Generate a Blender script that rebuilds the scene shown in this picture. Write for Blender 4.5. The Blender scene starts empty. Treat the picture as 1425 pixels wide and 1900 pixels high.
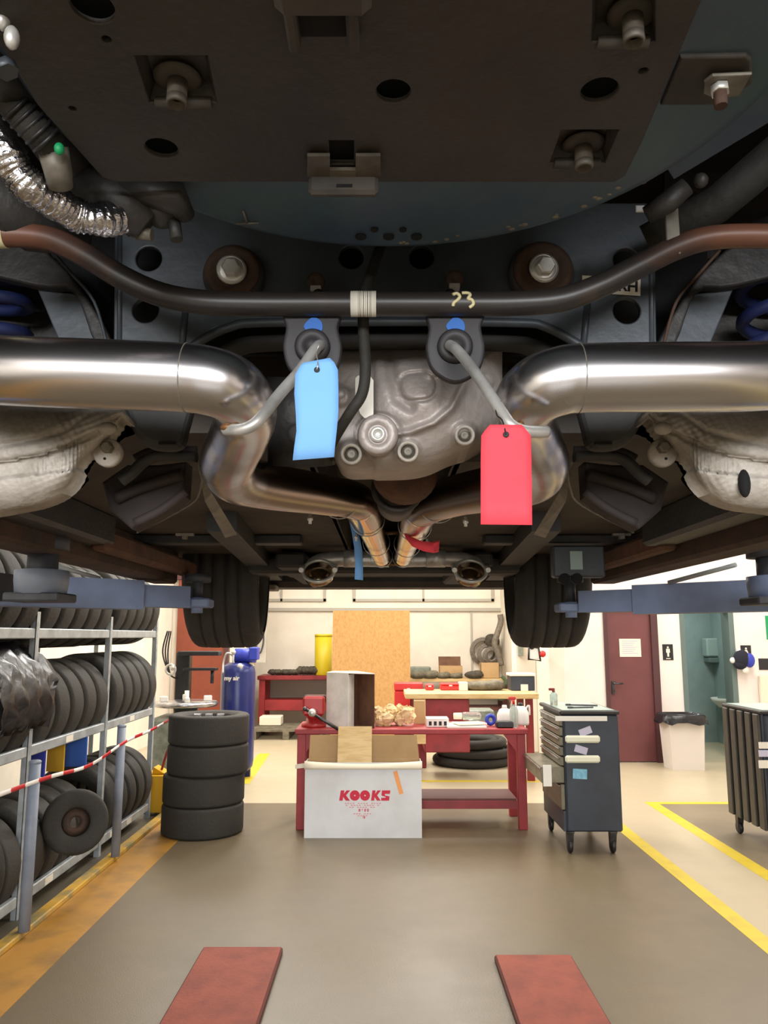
import bpy, math, random
from mathutils import Vector, Matrix
random.seed(7)
S = bpy.context.scene
COL = S.collection
# ------------------------------------------------------------------ camera, world, light
F = 1450.0; PITCH = math.atan(230/1450); H = 1.65
cam_d = bpy.data.cameras.new('camera'); cam = bpy.data.objects.new('camera', cam_d); COL.objects.link(cam)
cam_d.sensor_fit = 'VERTICAL'; cam_d.sensor_height = 36.0; cam_d.lens = F/1900*36.0
cam_d.clip_start = 0.05; cam_d.clip_end = 100
cam.location = (0, 0, H); cam.rotation_euler = (math.pi/2 + PITCH, 0, 0)
S.camera = cam
S.view_settings.view_transform = 'Standard'
S.view_settings.look = 'None'
S.view_settings.gamma = 1.0
S.view_settings.use_curve_mapping = False
S.view_settings.exposure = 0.0
w = bpy.data.worlds.new('world'); S.world = w; w.use_nodes = True
w.node_tree.nodes['Background'].inputs[0].default_value = (0.85, 0.92, 1.0, 1)
w.node_tree.nodes['Background'].inputs[1].default_value = 1.6

def area(name, loc, rot, sx, sy, power, col=(1, 1, 1)):
    d = bpy.data.lights.new(name, 'AREA'); d.shape = 'RECTANGLE'; d.size = sx; d.size_y = sy
    d.energy = power; d.color = col
    o = bpy.data.objects.new(name, d); COL.objects.link(o); o.location = loc; o.rotation_euler = rot
    return o
# daylight through the glazed band of the workshop door behind the camera
area('door_daylight', (0, -5.85, 2.45), (math.pi/2, 0, 0), 5.6, 1.2, 680, (0.96, 0.98, 1.0))
# fluorescent rows under the ceiling
for (x, y, e) in ((-2.6, 1.5, 18), (2.7, 1.5, 60), (0.0, 6.6, 95), (-2.7, 6.0, 26), (3.6, 6.2, 120), (4.2, 8.4, 130), (-1.2, 9.6, 190), (0.8, 11.4, 210), (-2.6, 11.4, 80)):
    area('ceiling_tube', (x, y, 4.45), (0, 0, 0), 0.5, 2.6, e, (1.0, 0.965, 0.91))

# ------------------------------------------------------------------ helpers
def lin(c):
    return tuple(((v/255)/12.92 if v/255 <= 0.04045 else (((v/255)+0.055)/1.055)**2.4) for v in c) + (1,)

MATS = {}
def mat(name, col, rough=0.5, metal=0.0, col2=None, scale=8.0, det=4.0, lo=0.4, hi=0.65, bump=0.0, bscale=None,
        grad=None, rvar=0.0, stretch=None, trans=0.0, spec=None, stripes=None, emit=0, alpha=None, ior=None):
    m = bpy.data.materials.new(name); m.use_nodes = True; MATS[name] = m
    nt = m.node_tree; N = nt.nodes; L = nt.links; b = N['Principled BSDF']
    b.inputs['Base Color'].default_value = lin(col); b.inputs['Roughness'].default_value = rough
    b.inputs['Metallic'].default_value = metal
    if spec is not None: b.inputs['Specular IOR Level'].default_value = spec
    if trans: b.inputs['Transmission Weight'].default_value = trans
    if ior: b.inputs['IOR'].default_value = ior
    if emit:
        b.inputs['Emission Color'].default_value = lin(col); b.inputs['Emission Strength'].default_value = emit
    tc = N.new('ShaderNodeTexCoord'); mp = N.new('ShaderNodeMapping'); L.new(tc.outputs['Object'], mp.inputs[0])
    if stretch: mp.inputs['Scale'].default_value = stretch
    out = None
    def mixc(fac, a, bcol):
        mx = N.new('ShaderNodeMix'); mx.data_type = 'RGBA'
        L.new(fac, mx.inputs[0])
        if isinstance(a, tuple): mx.inputs[6].default_value = a
        else: L.new(a, mx.inputs[6])
        mx.inputs[7].default_value = bcol
        return mx.outputs[2]
    nz = None
    if col2 or rvar:
        nz = N.new('ShaderNodeTexNoise'); nz.inputs['Scale'].default_value = scale; nz.inputs['Detail'].default_value = det
        nz.inputs['Roughness'].default_value = 0.6
        L.new(mp.outputs[0], nz.inputs['Vector'])
    if col2:
        mr = N.new('ShaderNodeMapRange'); mr.inputs[1].default_value = lo; mr.inputs[2].default_value = hi
        L.new(nz.outputs[0], mr.inputs[0])
        out = mixc(mr.outputs[0], lin(col), lin(col2))
    if rvar:
        mr = N.new('ShaderNodeMapRange'); mr.inputs[1].default_value = 0.35; mr.inputs[2].default_value = 0.7
        mr.inputs[3].default_value = max(0.02, rough-rvar); mr.inputs[4].default_value = rough+rvar
        L.new(nz.outputs[0], mr.inputs[0]); L.new(mr.outputs[0], b.inputs['Roughness'])
    if grad:
        axis, a, c, gcol, absx = grad
        sp = N.new('ShaderNodeSeparateXYZ'); L.new(tc.outputs['Object'], sp.inputs[0])
        src = sp.outputs[axis]
        if absx:
            mt = N.new('ShaderNodeMath'); mt.operation = 'ABSOLUTE'; L.new(src, mt.inputs[0]); src = mt.outputs[0]
        n2 = N.new('ShaderNodeTexNoise'); n2.inputs['Scale'].default_value = 25; L.new(tc.outputs['Object'], n2.inputs['Vector'])
        ma = N.new('ShaderNodeMath'); ma.operation = 'MULTIPLY_ADD'; ma.inputs[1].default_value = abs(c-a)*1.2; L.new(n2.outputs[0], ma.inputs[0]); L.new(src, ma.inputs[2])
        mr = N.new('ShaderNodeMapRange'); mr.inputs[1].default_value = a+abs(c-a)*0.6; mr.inputs[2].default_value = c+abs(c-a)*0.6
        L.new(ma.outputs[0], mr.inputs[0])
        out = mixc(mr.outputs[0], out if out else lin(col), lin(gcol))
    if stripes:   # (axis, period, duty, colour)
        axis, per, duty, scol = stripes
        sp = N.new('ShaderNodeSeparateXYZ'); L.new(tc.outputs['Object'], sp.inputs[0])
        m1 = N.new('ShaderNodeMath'); m1.operation = 'DIVIDE'; m1.inputs[1].default_value = per; L.new(sp.outputs[axis], m1.inputs[0])
        m2 = N.new('ShaderNodeMath'); m2.operation = 'FRACT'; L.new(m1.outputs[0], m2.inputs[0])
        m3 = N.new('ShaderNodeMath'); m3.operation = 'LESS_THAN'; m3.inputs[1].default_value = duty; L.new(m2.outputs[0], m3.inputs[0])
        out = mixc(m3.outputs[0], out if out else lin(col), lin(scol))
    if out: L.new(out, b.inputs['Base Color'])
    if bump:
        n3 = N.new('ShaderNodeTexNoise'); n3.inputs['Scale'].default_value = bscale or scale*3; n3.inputs['Detail'].default_value = 5
        L.new(mp.outputs[0], n3.inputs['Vector'])
        bp = N.new('ShaderNodeBump'); bp.inputs['Strength'].default_value = bump; bp.inputs['Distance'].default_value = 0.01
        L.new(n3.outputs[0], bp.inputs['Height']); L.new(bp.outputs[0], b.inputs['Normal'])
    return m

def crom(pts, n=6, closed=False):
    P = [Vector(p) for p in pts]
    if len(P) < 3: return P
    out = []
    m = len(P)
    rng = m if closed else m-1
    for i in range(rng):
        if closed: a, b, c, d = P[(i-1) % m], P[i], P[(i+1) % m], P[(i+2) % m]
        else: a, b, c, d = P[max(i-1, 0)], P[i], P[i+1], P[min(i+2, m-1)]
        for k in range(n):
            t = k/n
            out.append(0.5*((2*b)+(c-a)*t+(2*a-5*b+4*c-d)*t*t+(3*b-a-3*c+d)*t*t*t))
    if not closed: out.append(P[-1])
    return out

class MB:
    def __init__(s): s.v = []; s.f = []; s.sm = []
    def add(s, vs, fs, smooth=False):
        o = len(s.v); s.v += [Vector(p) for p in vs]
        for f in fs: s.f.append(tuple(i+o for i in f)); s.sm.append(smooth)
        return s
    def box(s, c, d, rz=0, R=None, ch=0.0):
        hx, hy, hz = d[0]/2, d[1]/2, d[2]/2
        M = R if R else Matrix.Rotation(rz, 3, 'Z')
        c = Vector(c)
        ch = min(ch, hx*.9, hy*.9, hz*.9)
        if ch <= 0:
            vs = [c + M @ Vector((x*hx, y*hy, z*hz)) for x in (-1, 1) for y in (-1, 1) for z in (-1, 1)]
            return s.add(vs, [(0, 1, 3, 2), (4, 6, 7, 5), (0, 4, 5, 1), (2, 3, 7, 6), (0, 2, 6, 4), (1, 5, 7, 3)])
        # chamfered box
        vs = []; idx = {}
        for x in (-1, 1):
            for y in (-1, 1):
                for z in (-1, 1):
                    for a in range(3):
                        p = [x*hx, y*hy, z*hz]; e = [hx, hy, hz]
                        for k in range(3):
                            if k != a: p[k] = (x, y, z)[k]*(e[k]-ch)
                        idx[(x, y, z, a)] = len(vs); vs.append(c + M @ Vector(p))
        fs = []
        for a in range(3):
            b1, b2 = [(1, 2), (2, 0), (0, 1)][a]
            for sg in (-1, 1):
                q = []
                for (p, r) in ((-1, -1), (1, -1), (1, 1), (-1, 1)):
                    k = [0, 0, 0]; k[a] = sg; k[b1] = p; k[b2] = r; q.append(idx[(*k, a)])
                fs.append(tuple(q if sg > 0 else q[::-1]))
            for p in (-1, 1):
                for r in (-1, 1):
                    k0 = [0, 0, 0]; k0[b1] = p; k0[b2] = r; k1 = list(k0); k0[a] = -1; k1[a] = 1
                    q = (idx[(*k0, b1)], idx[(*k1, b1)], idx[(*k1, b2)], idx[(*k0, b2)])
                    fs.append(q if p*r > 0 else q[::-1])
        for x in (-1, 1):
            for y in (-1, 1):
                for z in (-1, 1):
                    q = (idx[(x, y, z, 0)], idx[(x, y, z, 1)], idx[(x, y, z, 2)])
                    fs.append(q if x*y*z > 0 else q[::-1])
        return s.add(vs, fs)
    def bx(s, x0, x1, y0, y1, z0, z1, ch=0.0):
        return s.box(((x0+x1)/2, (y0+y1)/2, (z0+z1)/2), (abs(x1-x0), abs(y1-y0), abs(z1-z0)), ch=ch)
    def tube(s, pts, r, seg=16, smooth=True, n=0, cap=True, closed=False, flat=1.0, up=None):
        P = [Vector(p) for p in pts]
        R = list(r) if isinstance(r, (list, tuple)) else [r]*len(P)
        if n:
            Q = [Vector((*p, 0)) if False else p for p in P]
            rr = crom([(R[i], 0, 0) for i in range(len(P))], n, closed); P = crom(Q, n, closed); R = [x[0] for x in rr]
        m = len(P); vs = []; fs = []
        T = []
        for i in range(m):
            if closed: t = P[(i+1) % m]-P[(i-1) % m]
            else: t = P[min(i+1, m-1)]-P[max(i-1, 0)]
            T.append(t.normalized() if t.length > 1e-9 else Vector((0, 0, 1)))
        u = Vector(up) if up else (Vector((0, 0, 1)) if abs(T[0].z) < 0.9 else Vector((1, 0, 0)))
        u = (u-T[0]*u.dot(T[0])).normalized()
        for i in range(m):
            u = (u-T[i]*u.dot(T[i])).normalized(); v = T[i].cross(u)
            for k in range(seg):
                a = 2*math.pi*k/seg
                vs.append(P[i]+(u*math.cos(a)*R[i]*flat+v*math.sin(a)*R[i]))
        e = m if closed else m-1
        for i in range(e):
            j = (i+1) % m
            for k in range(seg):
                k2 = (k+1) % seg
                fs.append((i*seg+k, i*seg+k2, j*seg+k2, j*seg+k))
        s.add(vs, fs, smooth)
        if cap and not closed:
            o = len(s.v)-m*seg
            s.f.append(tuple(o+k for k in range(seg))[::-1]); s.sm.append(False)
            s.f.append(tuple(o+(m-1)*seg+k for k in range(seg))); s.sm.append(False)
        return s
    def cyl(s, a, b, r, seg=20, r2=None):
        return s.tube([a, b], [r, r if r2 is None else r2], seg)
    def lathe(s, prof, c, axis=(0, 0, 1), seg=32, smooth=True, closed=False):
        c = Vector(c); A = Vector(axis).normalized()
        u = Vector((1, 0, 0)) if abs(A.x) < 0.9 else Vector((0, 0, 1)); u = (u-A*u.dot(A)).normalized(); v = A.cross(u)
        vs = []; fs = []
        m = len(prof)
        for (r, h) in prof:
            for k in range(seg):
                a = 2*math.pi*k/seg; vs.append(c+A*h+(u*math.cos(a)+v*math.sin(a))*max(r, 1e-5))
        for i in range(m if closed else m-1):
            j = (i+1) % m
            for k in range(seg):
                k2 = (k+1) % seg; fs.append((i*seg+k, i*seg+k2, j*seg+k2, j*seg+k))
        s.add(vs, fs, smooth)
        if not closed:
            o = len(s.v)-m*seg
            if prof[0][0] > 1e-4: s.f.append(tuple(o+k for k in range(seg))[::-1]); s.sm.append(False)
            if prof[-1][0] > 1e-4: s.f.append(tuple(o+(m-1)*seg+k for k in range(seg))); s.sm.append(False)
        return s
    def torus(s, c, axis, R, r, seg=32, rs=10):
        return s.lathe([(R+r*math.cos(2*math.pi*k/rs), r*math.sin(2*math.pi*k/rs)) for k in range(rs)], c, axis, seg, True, True)
    def ball(s, c, r, seg=16, sc=(1, 1, 1)):
        o = len(s.v)
        s.lathe([(r*math.sin(math.pi*k/8), -r*math.cos(math.pi*k/8)) for k in range(9)], (0, 0, 0), (0, 0, 1), seg)
        for i in range(o, len(s.v)):
            p = s.v[i]; s.v[i] = Vector(c)+Vector((p.x*sc[0], p.y*sc[1], p.z*sc[2]))
        return s
    def hexa(s, p):      # 8 corners: bottom 4 ccw, top 4
        return s.add(p, [(3, 2, 1, 0), (4, 5, 6, 7), (0, 1, 5, 4), (1, 2, 6, 5), (2, 3, 7, 6), (3, 0, 4, 7)])
    def plate(s, outer, holes=(), t=0.004, bev=0.0, o=(0, 0, 0), u=(1, 0, 0), v=(0, 0, 1), smooth=False):
        """2D outline with holes, extruded and bevelled, laid in the plane o,u,v"""
        cu = bpy.data.curves.new('t', 'CURVE'); cu.dimensions = '2D'; cu.fill_mode = 'BOTH'
        bev = min(bev, t/2*0.999)
        cu.extrude = max(t/2-bev, 1e-5); cu.bevel_depth = bev; cu.bevel_resolution = 2; cu.offset = -bev
        for poly in [outer]+list(holes):
            sp = cu.splines.new('POLY'); sp.points.add(len(poly)-1)
            for i, p in enumerate(poly): sp.points[i].co = (p[0], p[1], 0, 1)
            sp.use_cyclic_u = True
        ob = bpy.data.objects.new('t', cu); COL.objects.link(ob)
        dg = bpy.context.evaluated_depsgraph_get(); me = bpy.data.meshes.new_from_object(ob.evaluated_get(dg))
        U = Vector(u).normalized(); V = Vector(v).normalized(); W = U.cross(V); O = Vector(o)
        s.add([O+U*q.co.x+V*q.co.y+W*q.co.z for q in me.vertices], [tuple(f.vertices) for f in me.polygons], smooth)
        bpy.data.objects.remove(ob); bpy.data.curves.remove(cu); bpy.data.meshes.remove(me)
        return s
    def text(s, body, size, o, u=(1, 0, 0), v=(0, 0, 1), t=0.0006, bold=0.0, align='CENTER', sx=1.0):
        cu = bpy.data.curves.new('t', 'FONT'); cu.body = body; cu.size = size; cu.extrude = t; cu.offset = bold
        cu.align_x = align; cu.align_y = 'CENTER'
        ob = bpy.data.objects.new('t', cu); COL.objects.link(ob)
        dg = bpy.context.evaluated_depsgraph_get(); me = bpy.data.meshes.new_from_object(ob.evaluated_get(dg))
        U = Vector(u).normalized(); V = Vector(v).normalized(); W = U.cross(V); O = Vector(o)
        s.add([O+U*q.co.x*sx+V*q.co.y+W*q.co.z for q in me.vertices], [tuple(f.vertices) for f in me.polygons])
        bpy.data.objects.remove(ob); bpy.data.curves.remove(cu); bpy.data.meshes.remove(me)
        return s
    def sheet(s, rows, t=0.0008, nrm=(0, -1, 0), smooth=True):
        """thin sheet: rows of points, given thickness along nrm"""
        n = len(rows[0]); d = Vector(nrm)*t; a = [Vector(p) for r in rows for p in r]; m = len(rows)
        vs = a+[p-d for p in a]; k = len(a); fs = []
        for i in range(m-1):
            for j in range(n-1):
                q = (i*n+j, i*n+j+1, (i+1)*n+j+1, (i+1)*n+j); fs.append(q); fs.append(tuple(x+k for x in q[::-1]))
        rim = [j for j in range(n)]+[i*n+n-1 for i in range(1, m)]+[(m-1)*n+j for j in range(n-2, -1, -1)]+[i*n for i in range(m-2, 0, -1)]
        s.add(vs, fs, smooth)
        o = len(s.v)-len(vs)
        for i in range(len(rim)):
            p, q = rim[i], rim[(i+1) % len(rim)]; s.f.append((o+p, o+p+k, o+q+k, o+q)); s.sm.append(False)
        return s
    def xf(s, M):
        s.v = [M @ p for p in s.v]; return s

def rough(m, a, flat=True):
    for p in m.v: p += Vector((random.uniform(-a, a), random.uniform(-a, a), random.uniform(0, a)))
    if flat: m.sm = [False]*len(m.sm)
    return m
def wloc(o):
    l = Vector(o.location)
    while o.parent: o = o.parent; l += Vector(o.location)
    return l
def obj(name, mb, m, parent=None, label=None):
    me = bpy.data.meshes.new(name)
    off = wloc(parent) if parent else Vector((0, 0, 0))
    me.from_pydata([p-off for p in mb.v], [], mb.f); me.update()
    me.polygons.foreach_set('use_smooth', mb.sm)
    import bmesh as _b
    bm = _b.new(); bm.from_mesh(me); _b.ops.recalc_face_normals(bm, faces=bm.faces); bm.to_mesh(me); bm.free()
    me.materials.append(MATS[m] if isinstance(m, str) else m)
    o = bpy.data.objects.new(name, me); COL.objects.link(o)
    if parent: o.parent = parent
    if label: o['label'] = label
    return o
def base(o):          # move the origin of a single-mesh thing to its base
    me = o.data; xs = [v.co for v in me.vertices]
    c = Vector(((min(p.x for p in xs)+max(p.x for p in xs))/2, (min(p.y for p in xs)+max(p.y for p in xs))/2, min(p.z for p in xs)))
    me.transform(Matrix.Translation(-c)); o.location = c
    return o
def tag(o, label, cat, group=None, kind=None):
    o['label'] = label; o['category'] = cat
    if group: o['group'] = group
    if kind: o['kind'] = kind
    return o
def single(name, mb, m, label, cat, group=None): return tag(base(obj(name, mb, m)), label, cat, group)
def thing(name, loc, label, cat, group=None):
    o = bpy.data.objects.new(name, None); COL.objects.link(o); o.location = loc; o.empty_display_size = 0.05
    return tag(o, label, cat, group)
def struct(name, mb, m):
    o = obj(name, mb, m); o['kind'] = 'structure'; return o
def dup(root, loc, label=None, rz=0.0, rot=None):
    r = root.copy(); COL.objects.link(r); r.location = loc
    if rot: r.rotation_euler = rot
    elif rz: r.rotation_euler = (0, 0, rz)
    if label: r['label'] = label
    for ch in list(root.children):
        c = ch.copy(); COL.objects.link(c); c.parent = r
        for g in list(ch.children):
            d = g.copy(); COL.objects.link(d); d.parent = c
    return r

cP, sP = math.cos(PITCH), math.sin(PITCH)
def ray(px, py):
    x = (px-712.5)/F; u = (950-py)/F
    return Vector((x, cP-u*sP, sP+u*cP))
def P(px, py, Y):           # point of the place at distance Y seen at this spot of the photo
    r = ray(px, py); t = Y/r.y; return Vector((r.x*t, Y, H+r.z*t))
def Z(px, py, z):           # the same, on the level z
    r = ray(px, py); t = (z-H)/r.z; return Vector((r.x*t, r.y*t, z))
def rp(n, Y): return n*Y*1.02/F       # n photo pixels at distance Y, in metres
def circ(c, r, n=24, ry=None): return [(c[0]+r*math.cos(2*math.pi*k/n), c[1]+(ry or r)*math.sin(2*math.pi*k/n)) for k in range(n)]
def xz(pts, Y): return [((q := P(a, b, Y)).x, q.z) for a, b in pts]
def sm2(pts, n=5): return [(p.x, p.y) for p in crom([(a, b, 0) for a, b in pts], n, True)]

# ------------------------------------------------------------------ materials
mat('floor_bay', (112, 99, 77), 0.40, 0, (94, 83, 64), 1.3, 3, 0.2, 0.85, bump=0.10, bscale=140, rvar=0.05)
mat('floor_beige', (184, 171, 144), 0.38, 0, (168, 155, 128), 1.3, 3, 0.2, 0.85, bump=0.05, bscale=120, rvar=0.05)
mat('floor_brown', (132, 118, 96), 0.4, 0, (112, 100, 82), 1.5, 6, 0.35, 0.7)
mat('floor_storage', (92, 84, 68), 0.5, 0, (70, 64, 52), 2.0, 6, 0.35, 0.7)
mat('yellow_paint', (198, 174, 40), 0.5, 0, (178, 156, 50), 6, 6, 0.5, 0.75)
mat('kerb_paint', (170, 122, 44), 0.5, 0, (134, 98, 46), 4, 6, 0.45, 0.7)
mat('kerb_edge', (196, 152, 50), 0.5, 0, (128, 122, 88), 3, 5, 0.45, 0.6)
mat('wall_white', (232, 224, 208), 0.8, 0, (224, 214, 198), 2, 3, bump=0.05, bscale=60)
mat('wall_pink', (236, 226, 218), 0.8, 0, (230, 218, 210), 2, 3, bump=0.05, bscale=60)
mat('trim_grey', (176, 170, 158), 0.6)
mat('ceiling_white', (205, 200, 190), 0.8)
mat('terracotta', (132, 62, 38), 0.6, 0, (118, 54, 34), 3)
mat('maroon', (112, 62, 62), 0.5, 0, (104, 56, 56), 3)
mat('maroon_dark', (78, 44, 46), 0.5)
mat('wc_wall', (132, 150, 146), 0.6, 0, (122, 140, 136), 3)
mat('wc_door', (96, 112, 108), 0.6)
mat('black_plastic', (22, 21, 22), 0.45, 0, (34, 33, 34), 20)
mat('bin_bag', (20, 18, 21), 0.33, 0, (28, 26, 30), 6, bump=0.9, bscale=9)
mat('white_plastic', (226, 222, 214), 0.5)
mat('bin_white', (214, 206, 198), 0.5)
mat('rubber', (34, 32, 28), 0.75, 0, (46, 43, 37), 10, 5, bump=0.35, bscale=45)
mat('rubber_worn', (48, 45, 39), 0.78, 0, (44, 41, 37), 10, 5, bump=0.35, bscale=45)
mat('alloy', (190, 190, 192), 0.25, 0.9, (150, 150, 152), 12)
mat('galv', (176, 182, 184), 0.45, 0.25, (150, 156, 158), 9)
mat('post_grey', (138, 146, 160), 0.5, 0, (122, 130, 144), 6)
mat('tape', (236, 232, 226), 0.5, stripes=(1, 0.34, 0.5, (196, 34, 40)))
mat('bench_red', (136, 36, 40), 0.5, 0, (116, 30, 34), 5)
mat('bench_red_bright', (156, 42, 44), 0.5, 0, (140, 36, 38), 5)
mat('bench_brown', (92, 46, 40), 0.6, 0, (88, 44, 38), 5)
mat('vice_red', (176, 40, 40), 0.35, 0, (150, 34, 34), 8)
mat('steel_dark', (90, 90, 92), 0.35, 0.8, (64, 62, 62), 14)
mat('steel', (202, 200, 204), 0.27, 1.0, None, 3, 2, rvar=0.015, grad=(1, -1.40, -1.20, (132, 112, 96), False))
mat('steel_rod', (200, 198, 194), 0.38, 0.6, (160, 158, 154), 20)
mat('steel_hot', (190, 170, 140), 0.2, 1.0, (150, 116, 84), 9, 4, rvar=0.04)
mat('steel_chrome', (150, 140, 122), 0.16, 1.0, (120, 104, 76), 6, 3)
mat('weld', (120, 84, 50), 0.5, 0.6)
mat('zinc', (212, 210, 204), 0.35, 0.5, (190, 188, 182), 20)
mat('dull_zinc', (124, 118, 106), 0.55, 0.3, (96, 90, 80), 30)
mat('undercoat', (55, 50, 45), 0.6, 0, (47, 43, 39), 12, 6, bump=0.2, bscale=120)
mat('undercoat_worn_lit', (72, 67, 61), 0.7, 0, (54, 50, 46), 20, 6)
mat('body_teal', (70, 92, 98), 0.45, 0, (56, 72, 98), 5, 5, bump=0.06, bscale=90)
mat('body_black', (38, 36, 35), 0.55, 0, (52, 48, 44), 8, 6, bump=0.2, bscale=60)
mat('void', (12, 12, 12), 0.9)  # near-black, stands in for the shade inside holes and cavities
mat('pan_dirty', (72, 64, 56), 0.85, 0, (54, 48, 43), 5, 6, bump=0.2, bscale=30)
mat('subframe', (66, 72, 78), 0.45, 0, (52, 57, 62), 9, 6, bump=0.08, bscale=60)
mat('subframe_dark', (48, 47, 46), 0.7, 0, (62, 60, 58), 9, 6)
mat('bar_black', (46, 42, 40), 0.38, 0.1, (74, 58, 46), 16, 6, 0.55, 0.75, grad=(0, 0.30, 0.40, (98, 63, 47), True))
mat('label_white', (226, 220, 206), 0.6)
mat('ink', (24, 22, 22), 0.6)
mat('chalk_yellow', (216, 206, 160), 0.7)
mat('rust', (100, 66, 46), 0.85, 0, (68, 48, 38), 14, 6, bump=0.3, bscale=60)
mat('rust_dark', (74, 52, 38), 0.8, 0, (52, 42, 36), 10, 6, bump=0.3, bscale=60)
mat('purple_brown', (54, 44, 42), 0.8, 0, (42, 36, 34), 10, 6, bump=0.2)
mat('cast_alloy', (168, 158, 152), 0.5, 0.25, (144, 134, 127), 12, 6, bump=0.25, bscale=70)
mat('arm_alloy', (184, 176, 166), 0.6, 0.15, (134, 126, 114), 10, 6, bump=0.35, bscale=50)
mat('hanger_rubber', (36, 33, 35), 0.6, 0, (44, 41, 42), 12)
mat('blue_mark', (30, 92, 168), 0.6)
mat('spring_blue', (28, 38, 84), 0.5, 0, (24, 30, 60), 12)
mat('foil', (206, 204, 206), 0.22, 1.0, (176, 174, 176), 60, 4, bump=0.5, bscale=90)
mat('green_clip', (20, 150, 90), 0.5)
mat('tag_blue', (116, 170, 228), 0.8, 0, (110, 164, 222), 8)
mat('tag_red', (236, 70, 84), 0.8, 0, (228, 62, 76), 8)
mat('lift_blue', (122, 136, 168), 0.5, 0, (108, 120, 148), 6, 5)
mat('bolt_dirty', (100, 94, 84), 0.6, 0.2, (74, 68, 60), 30)
mat('lift_dark', (70, 72, 78), 0.6, 0, (42, 42, 46), 8)
mat('osb', (172, 130, 74), 0.75, 0, (154, 112, 60), 30, 4, 0.4, 0.7, stretch=(1, 1, 0.6))
mat('canister_yellow', (206, 184, 30), 0.45)
mat('jug_yellow', (206, 158, 26), 0.45)
mat('cardboard', (186, 152, 108), 0.8, 0, (176, 142, 98), 4)
mat('cardboard_dark', (112, 78, 54), 0.85, 0, (92, 62, 44), 8)
mat('carton_white', (216, 217, 218), 0.7, 0, (204, 204, 204), 3, 5)
mat('carton_cream', (228, 218, 196), 0.7)
mat('carton_grey', (226, 220, 212), 0.75, 0, (206, 200, 190), 8, 5)
mat('print_red', (200, 40, 66), 0.7)
mat('print_pink', (214, 150, 156), 0.7)
mat('orange_tape', (236, 160, 96), 0.6)
mat('cart_navy', (50, 57, 68), 0.4, 0, (44, 50, 60), 6)
mat('drawer_tan', (126, 118, 98), 0.4, 0.1, (106, 100, 84), 10)
mat('cart_ribs', (66, 62, 56), 0.5, 0, (56, 52, 48), 10)
mat('sticker_cream', (222, 222, 200), 0.6)
mat('sticker_blue', (104, 166, 196), 0.6, 0, (140, 190, 210), 30)
mat('sticker_lilac', (188, 184, 204), 0.6)
mat('tank_blue', (30, 40, 104), 0.3, 0, (26, 36, 92), 6)
mat('wood', (206, 178, 128), 0.6, 0, (188, 156, 104), 6, stretch=(1, 6, 6))
mat('paper', (228, 204, 158), 0.75, 0, (212, 180, 128), 16, bump=0.4)
mat('rag', (120, 112, 92), 0.85, 0, (86, 80, 66), 10, bump=0.5)
mat('dark_lumps', (84, 76, 62), 0.85, 0, (60, 54, 46), 14, bump=0.5)
mat('sign_black', (30, 28, 30), 0.5)
mat('mat_red', (142, 66, 46), 0.75, 0, (122, 54, 38), 7, 5, bump=0.25, bscale=60)
mat('mat_edge', (92, 42, 34), 0.8)
mat('green_cloth', (74, 92, 66), 0.85, bump=0.4)
mat('hose_grey', (128, 118, 104), 0.6, 0.1, (100, 92, 82), 20)
mat('clear_plastic', (210, 222, 214), 0.12, 0, trans=0.75, ior=1.3)
mat('blue_plastic', (44, 60, 170), 0.45)
mat('glass', (225, 232, 230), 0.08, 0, trans=0.9, ior=1.2)
mat('tool_red', (206, 44, 40), 0.4)
mat('machine_grey', (140, 146, 136), 0.5, 0, (104, 112, 98), 8)
mat('box_blue', (48, 92, 176), 0.6)
mat('mirror_grey', (150, 168, 162), 0.3)
mat('lamp_diffuser', (255, 246, 225), 0.5, emit=1.5)
mat('dark_cloth', (30, 32, 44), 0.9, bump=0.4)

# ------------------------------------------------------------------ the room
YB = 15.0; YR = 10.7; XS = 2.22; XL = -3.6; XR = 6.2; ZC = 4.6; YN = -6.0
struct('floor', MB().bx(-2.0, 2.07, YN, 8.17, -0.1, 0), 'floor_bay')
struct('floor', MB().bx(-2.0, 2.07, 8.17, YB, -0.1, 0).bx(2.07, 2.68, YN, YR+2.2, -0.1, 0).bx(2.68, XR, 8.2, YR+2.2, -0.1, 0).bx(XL-.2, -2.0, 8.17, YB, -0.1, 0), 'floor_beige')
struct('floor', MB().bx(2.68, XR, YN, 8.2, -0.1, 0), 'floor_brown')
struct('floor', MB().bx(XL-.2, -2.0, YN, 8.17, -0.1, 0), 'floor_storage')
struct('ceiling', MB().bx(XL-.2, XR+.2, YN, YB+.2, ZC, ZC+.1), 'ceiling_white')
struct('wall_left', MB().bx(XL-.2, XL, YN, YB+.2, 0, ZC), 'wall_white')
struct('wall_back', MB().bx(XL, XS, YB, YB+.2, 0, ZC), 'wall_white')
struct('wall_recess', MB().bx(XS, XS+.2, YR, YB+.2, 0, ZC), 'wall_white')
struct('wall_right', MB().bx(XR, XR+.2, YN, YR+.2, 0, ZC), 'wall_pink')
DX0, DX1 = P(1125, 1300, YR).x, P(1222, 1300, YR).x
OX0, OX1 = P(1272, 1300, YR).x, P(1366, 1300, YR).x
DZ = 2.06
struct('wall_facing', MB().bx(XS+.2, DX0, YR, YR+.2, 0, ZC).bx(DX1, OX0, YR, YR+.2, 0, ZC).bx(OX1, XR, YR, YR+.2, 0, ZC)
       .bx(DX0, DX1, YR, YR+.2, DZ, ZC).bx(OX0, OX1, YR, YR+.2, DZ, ZC), 'wall_pink')
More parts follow.
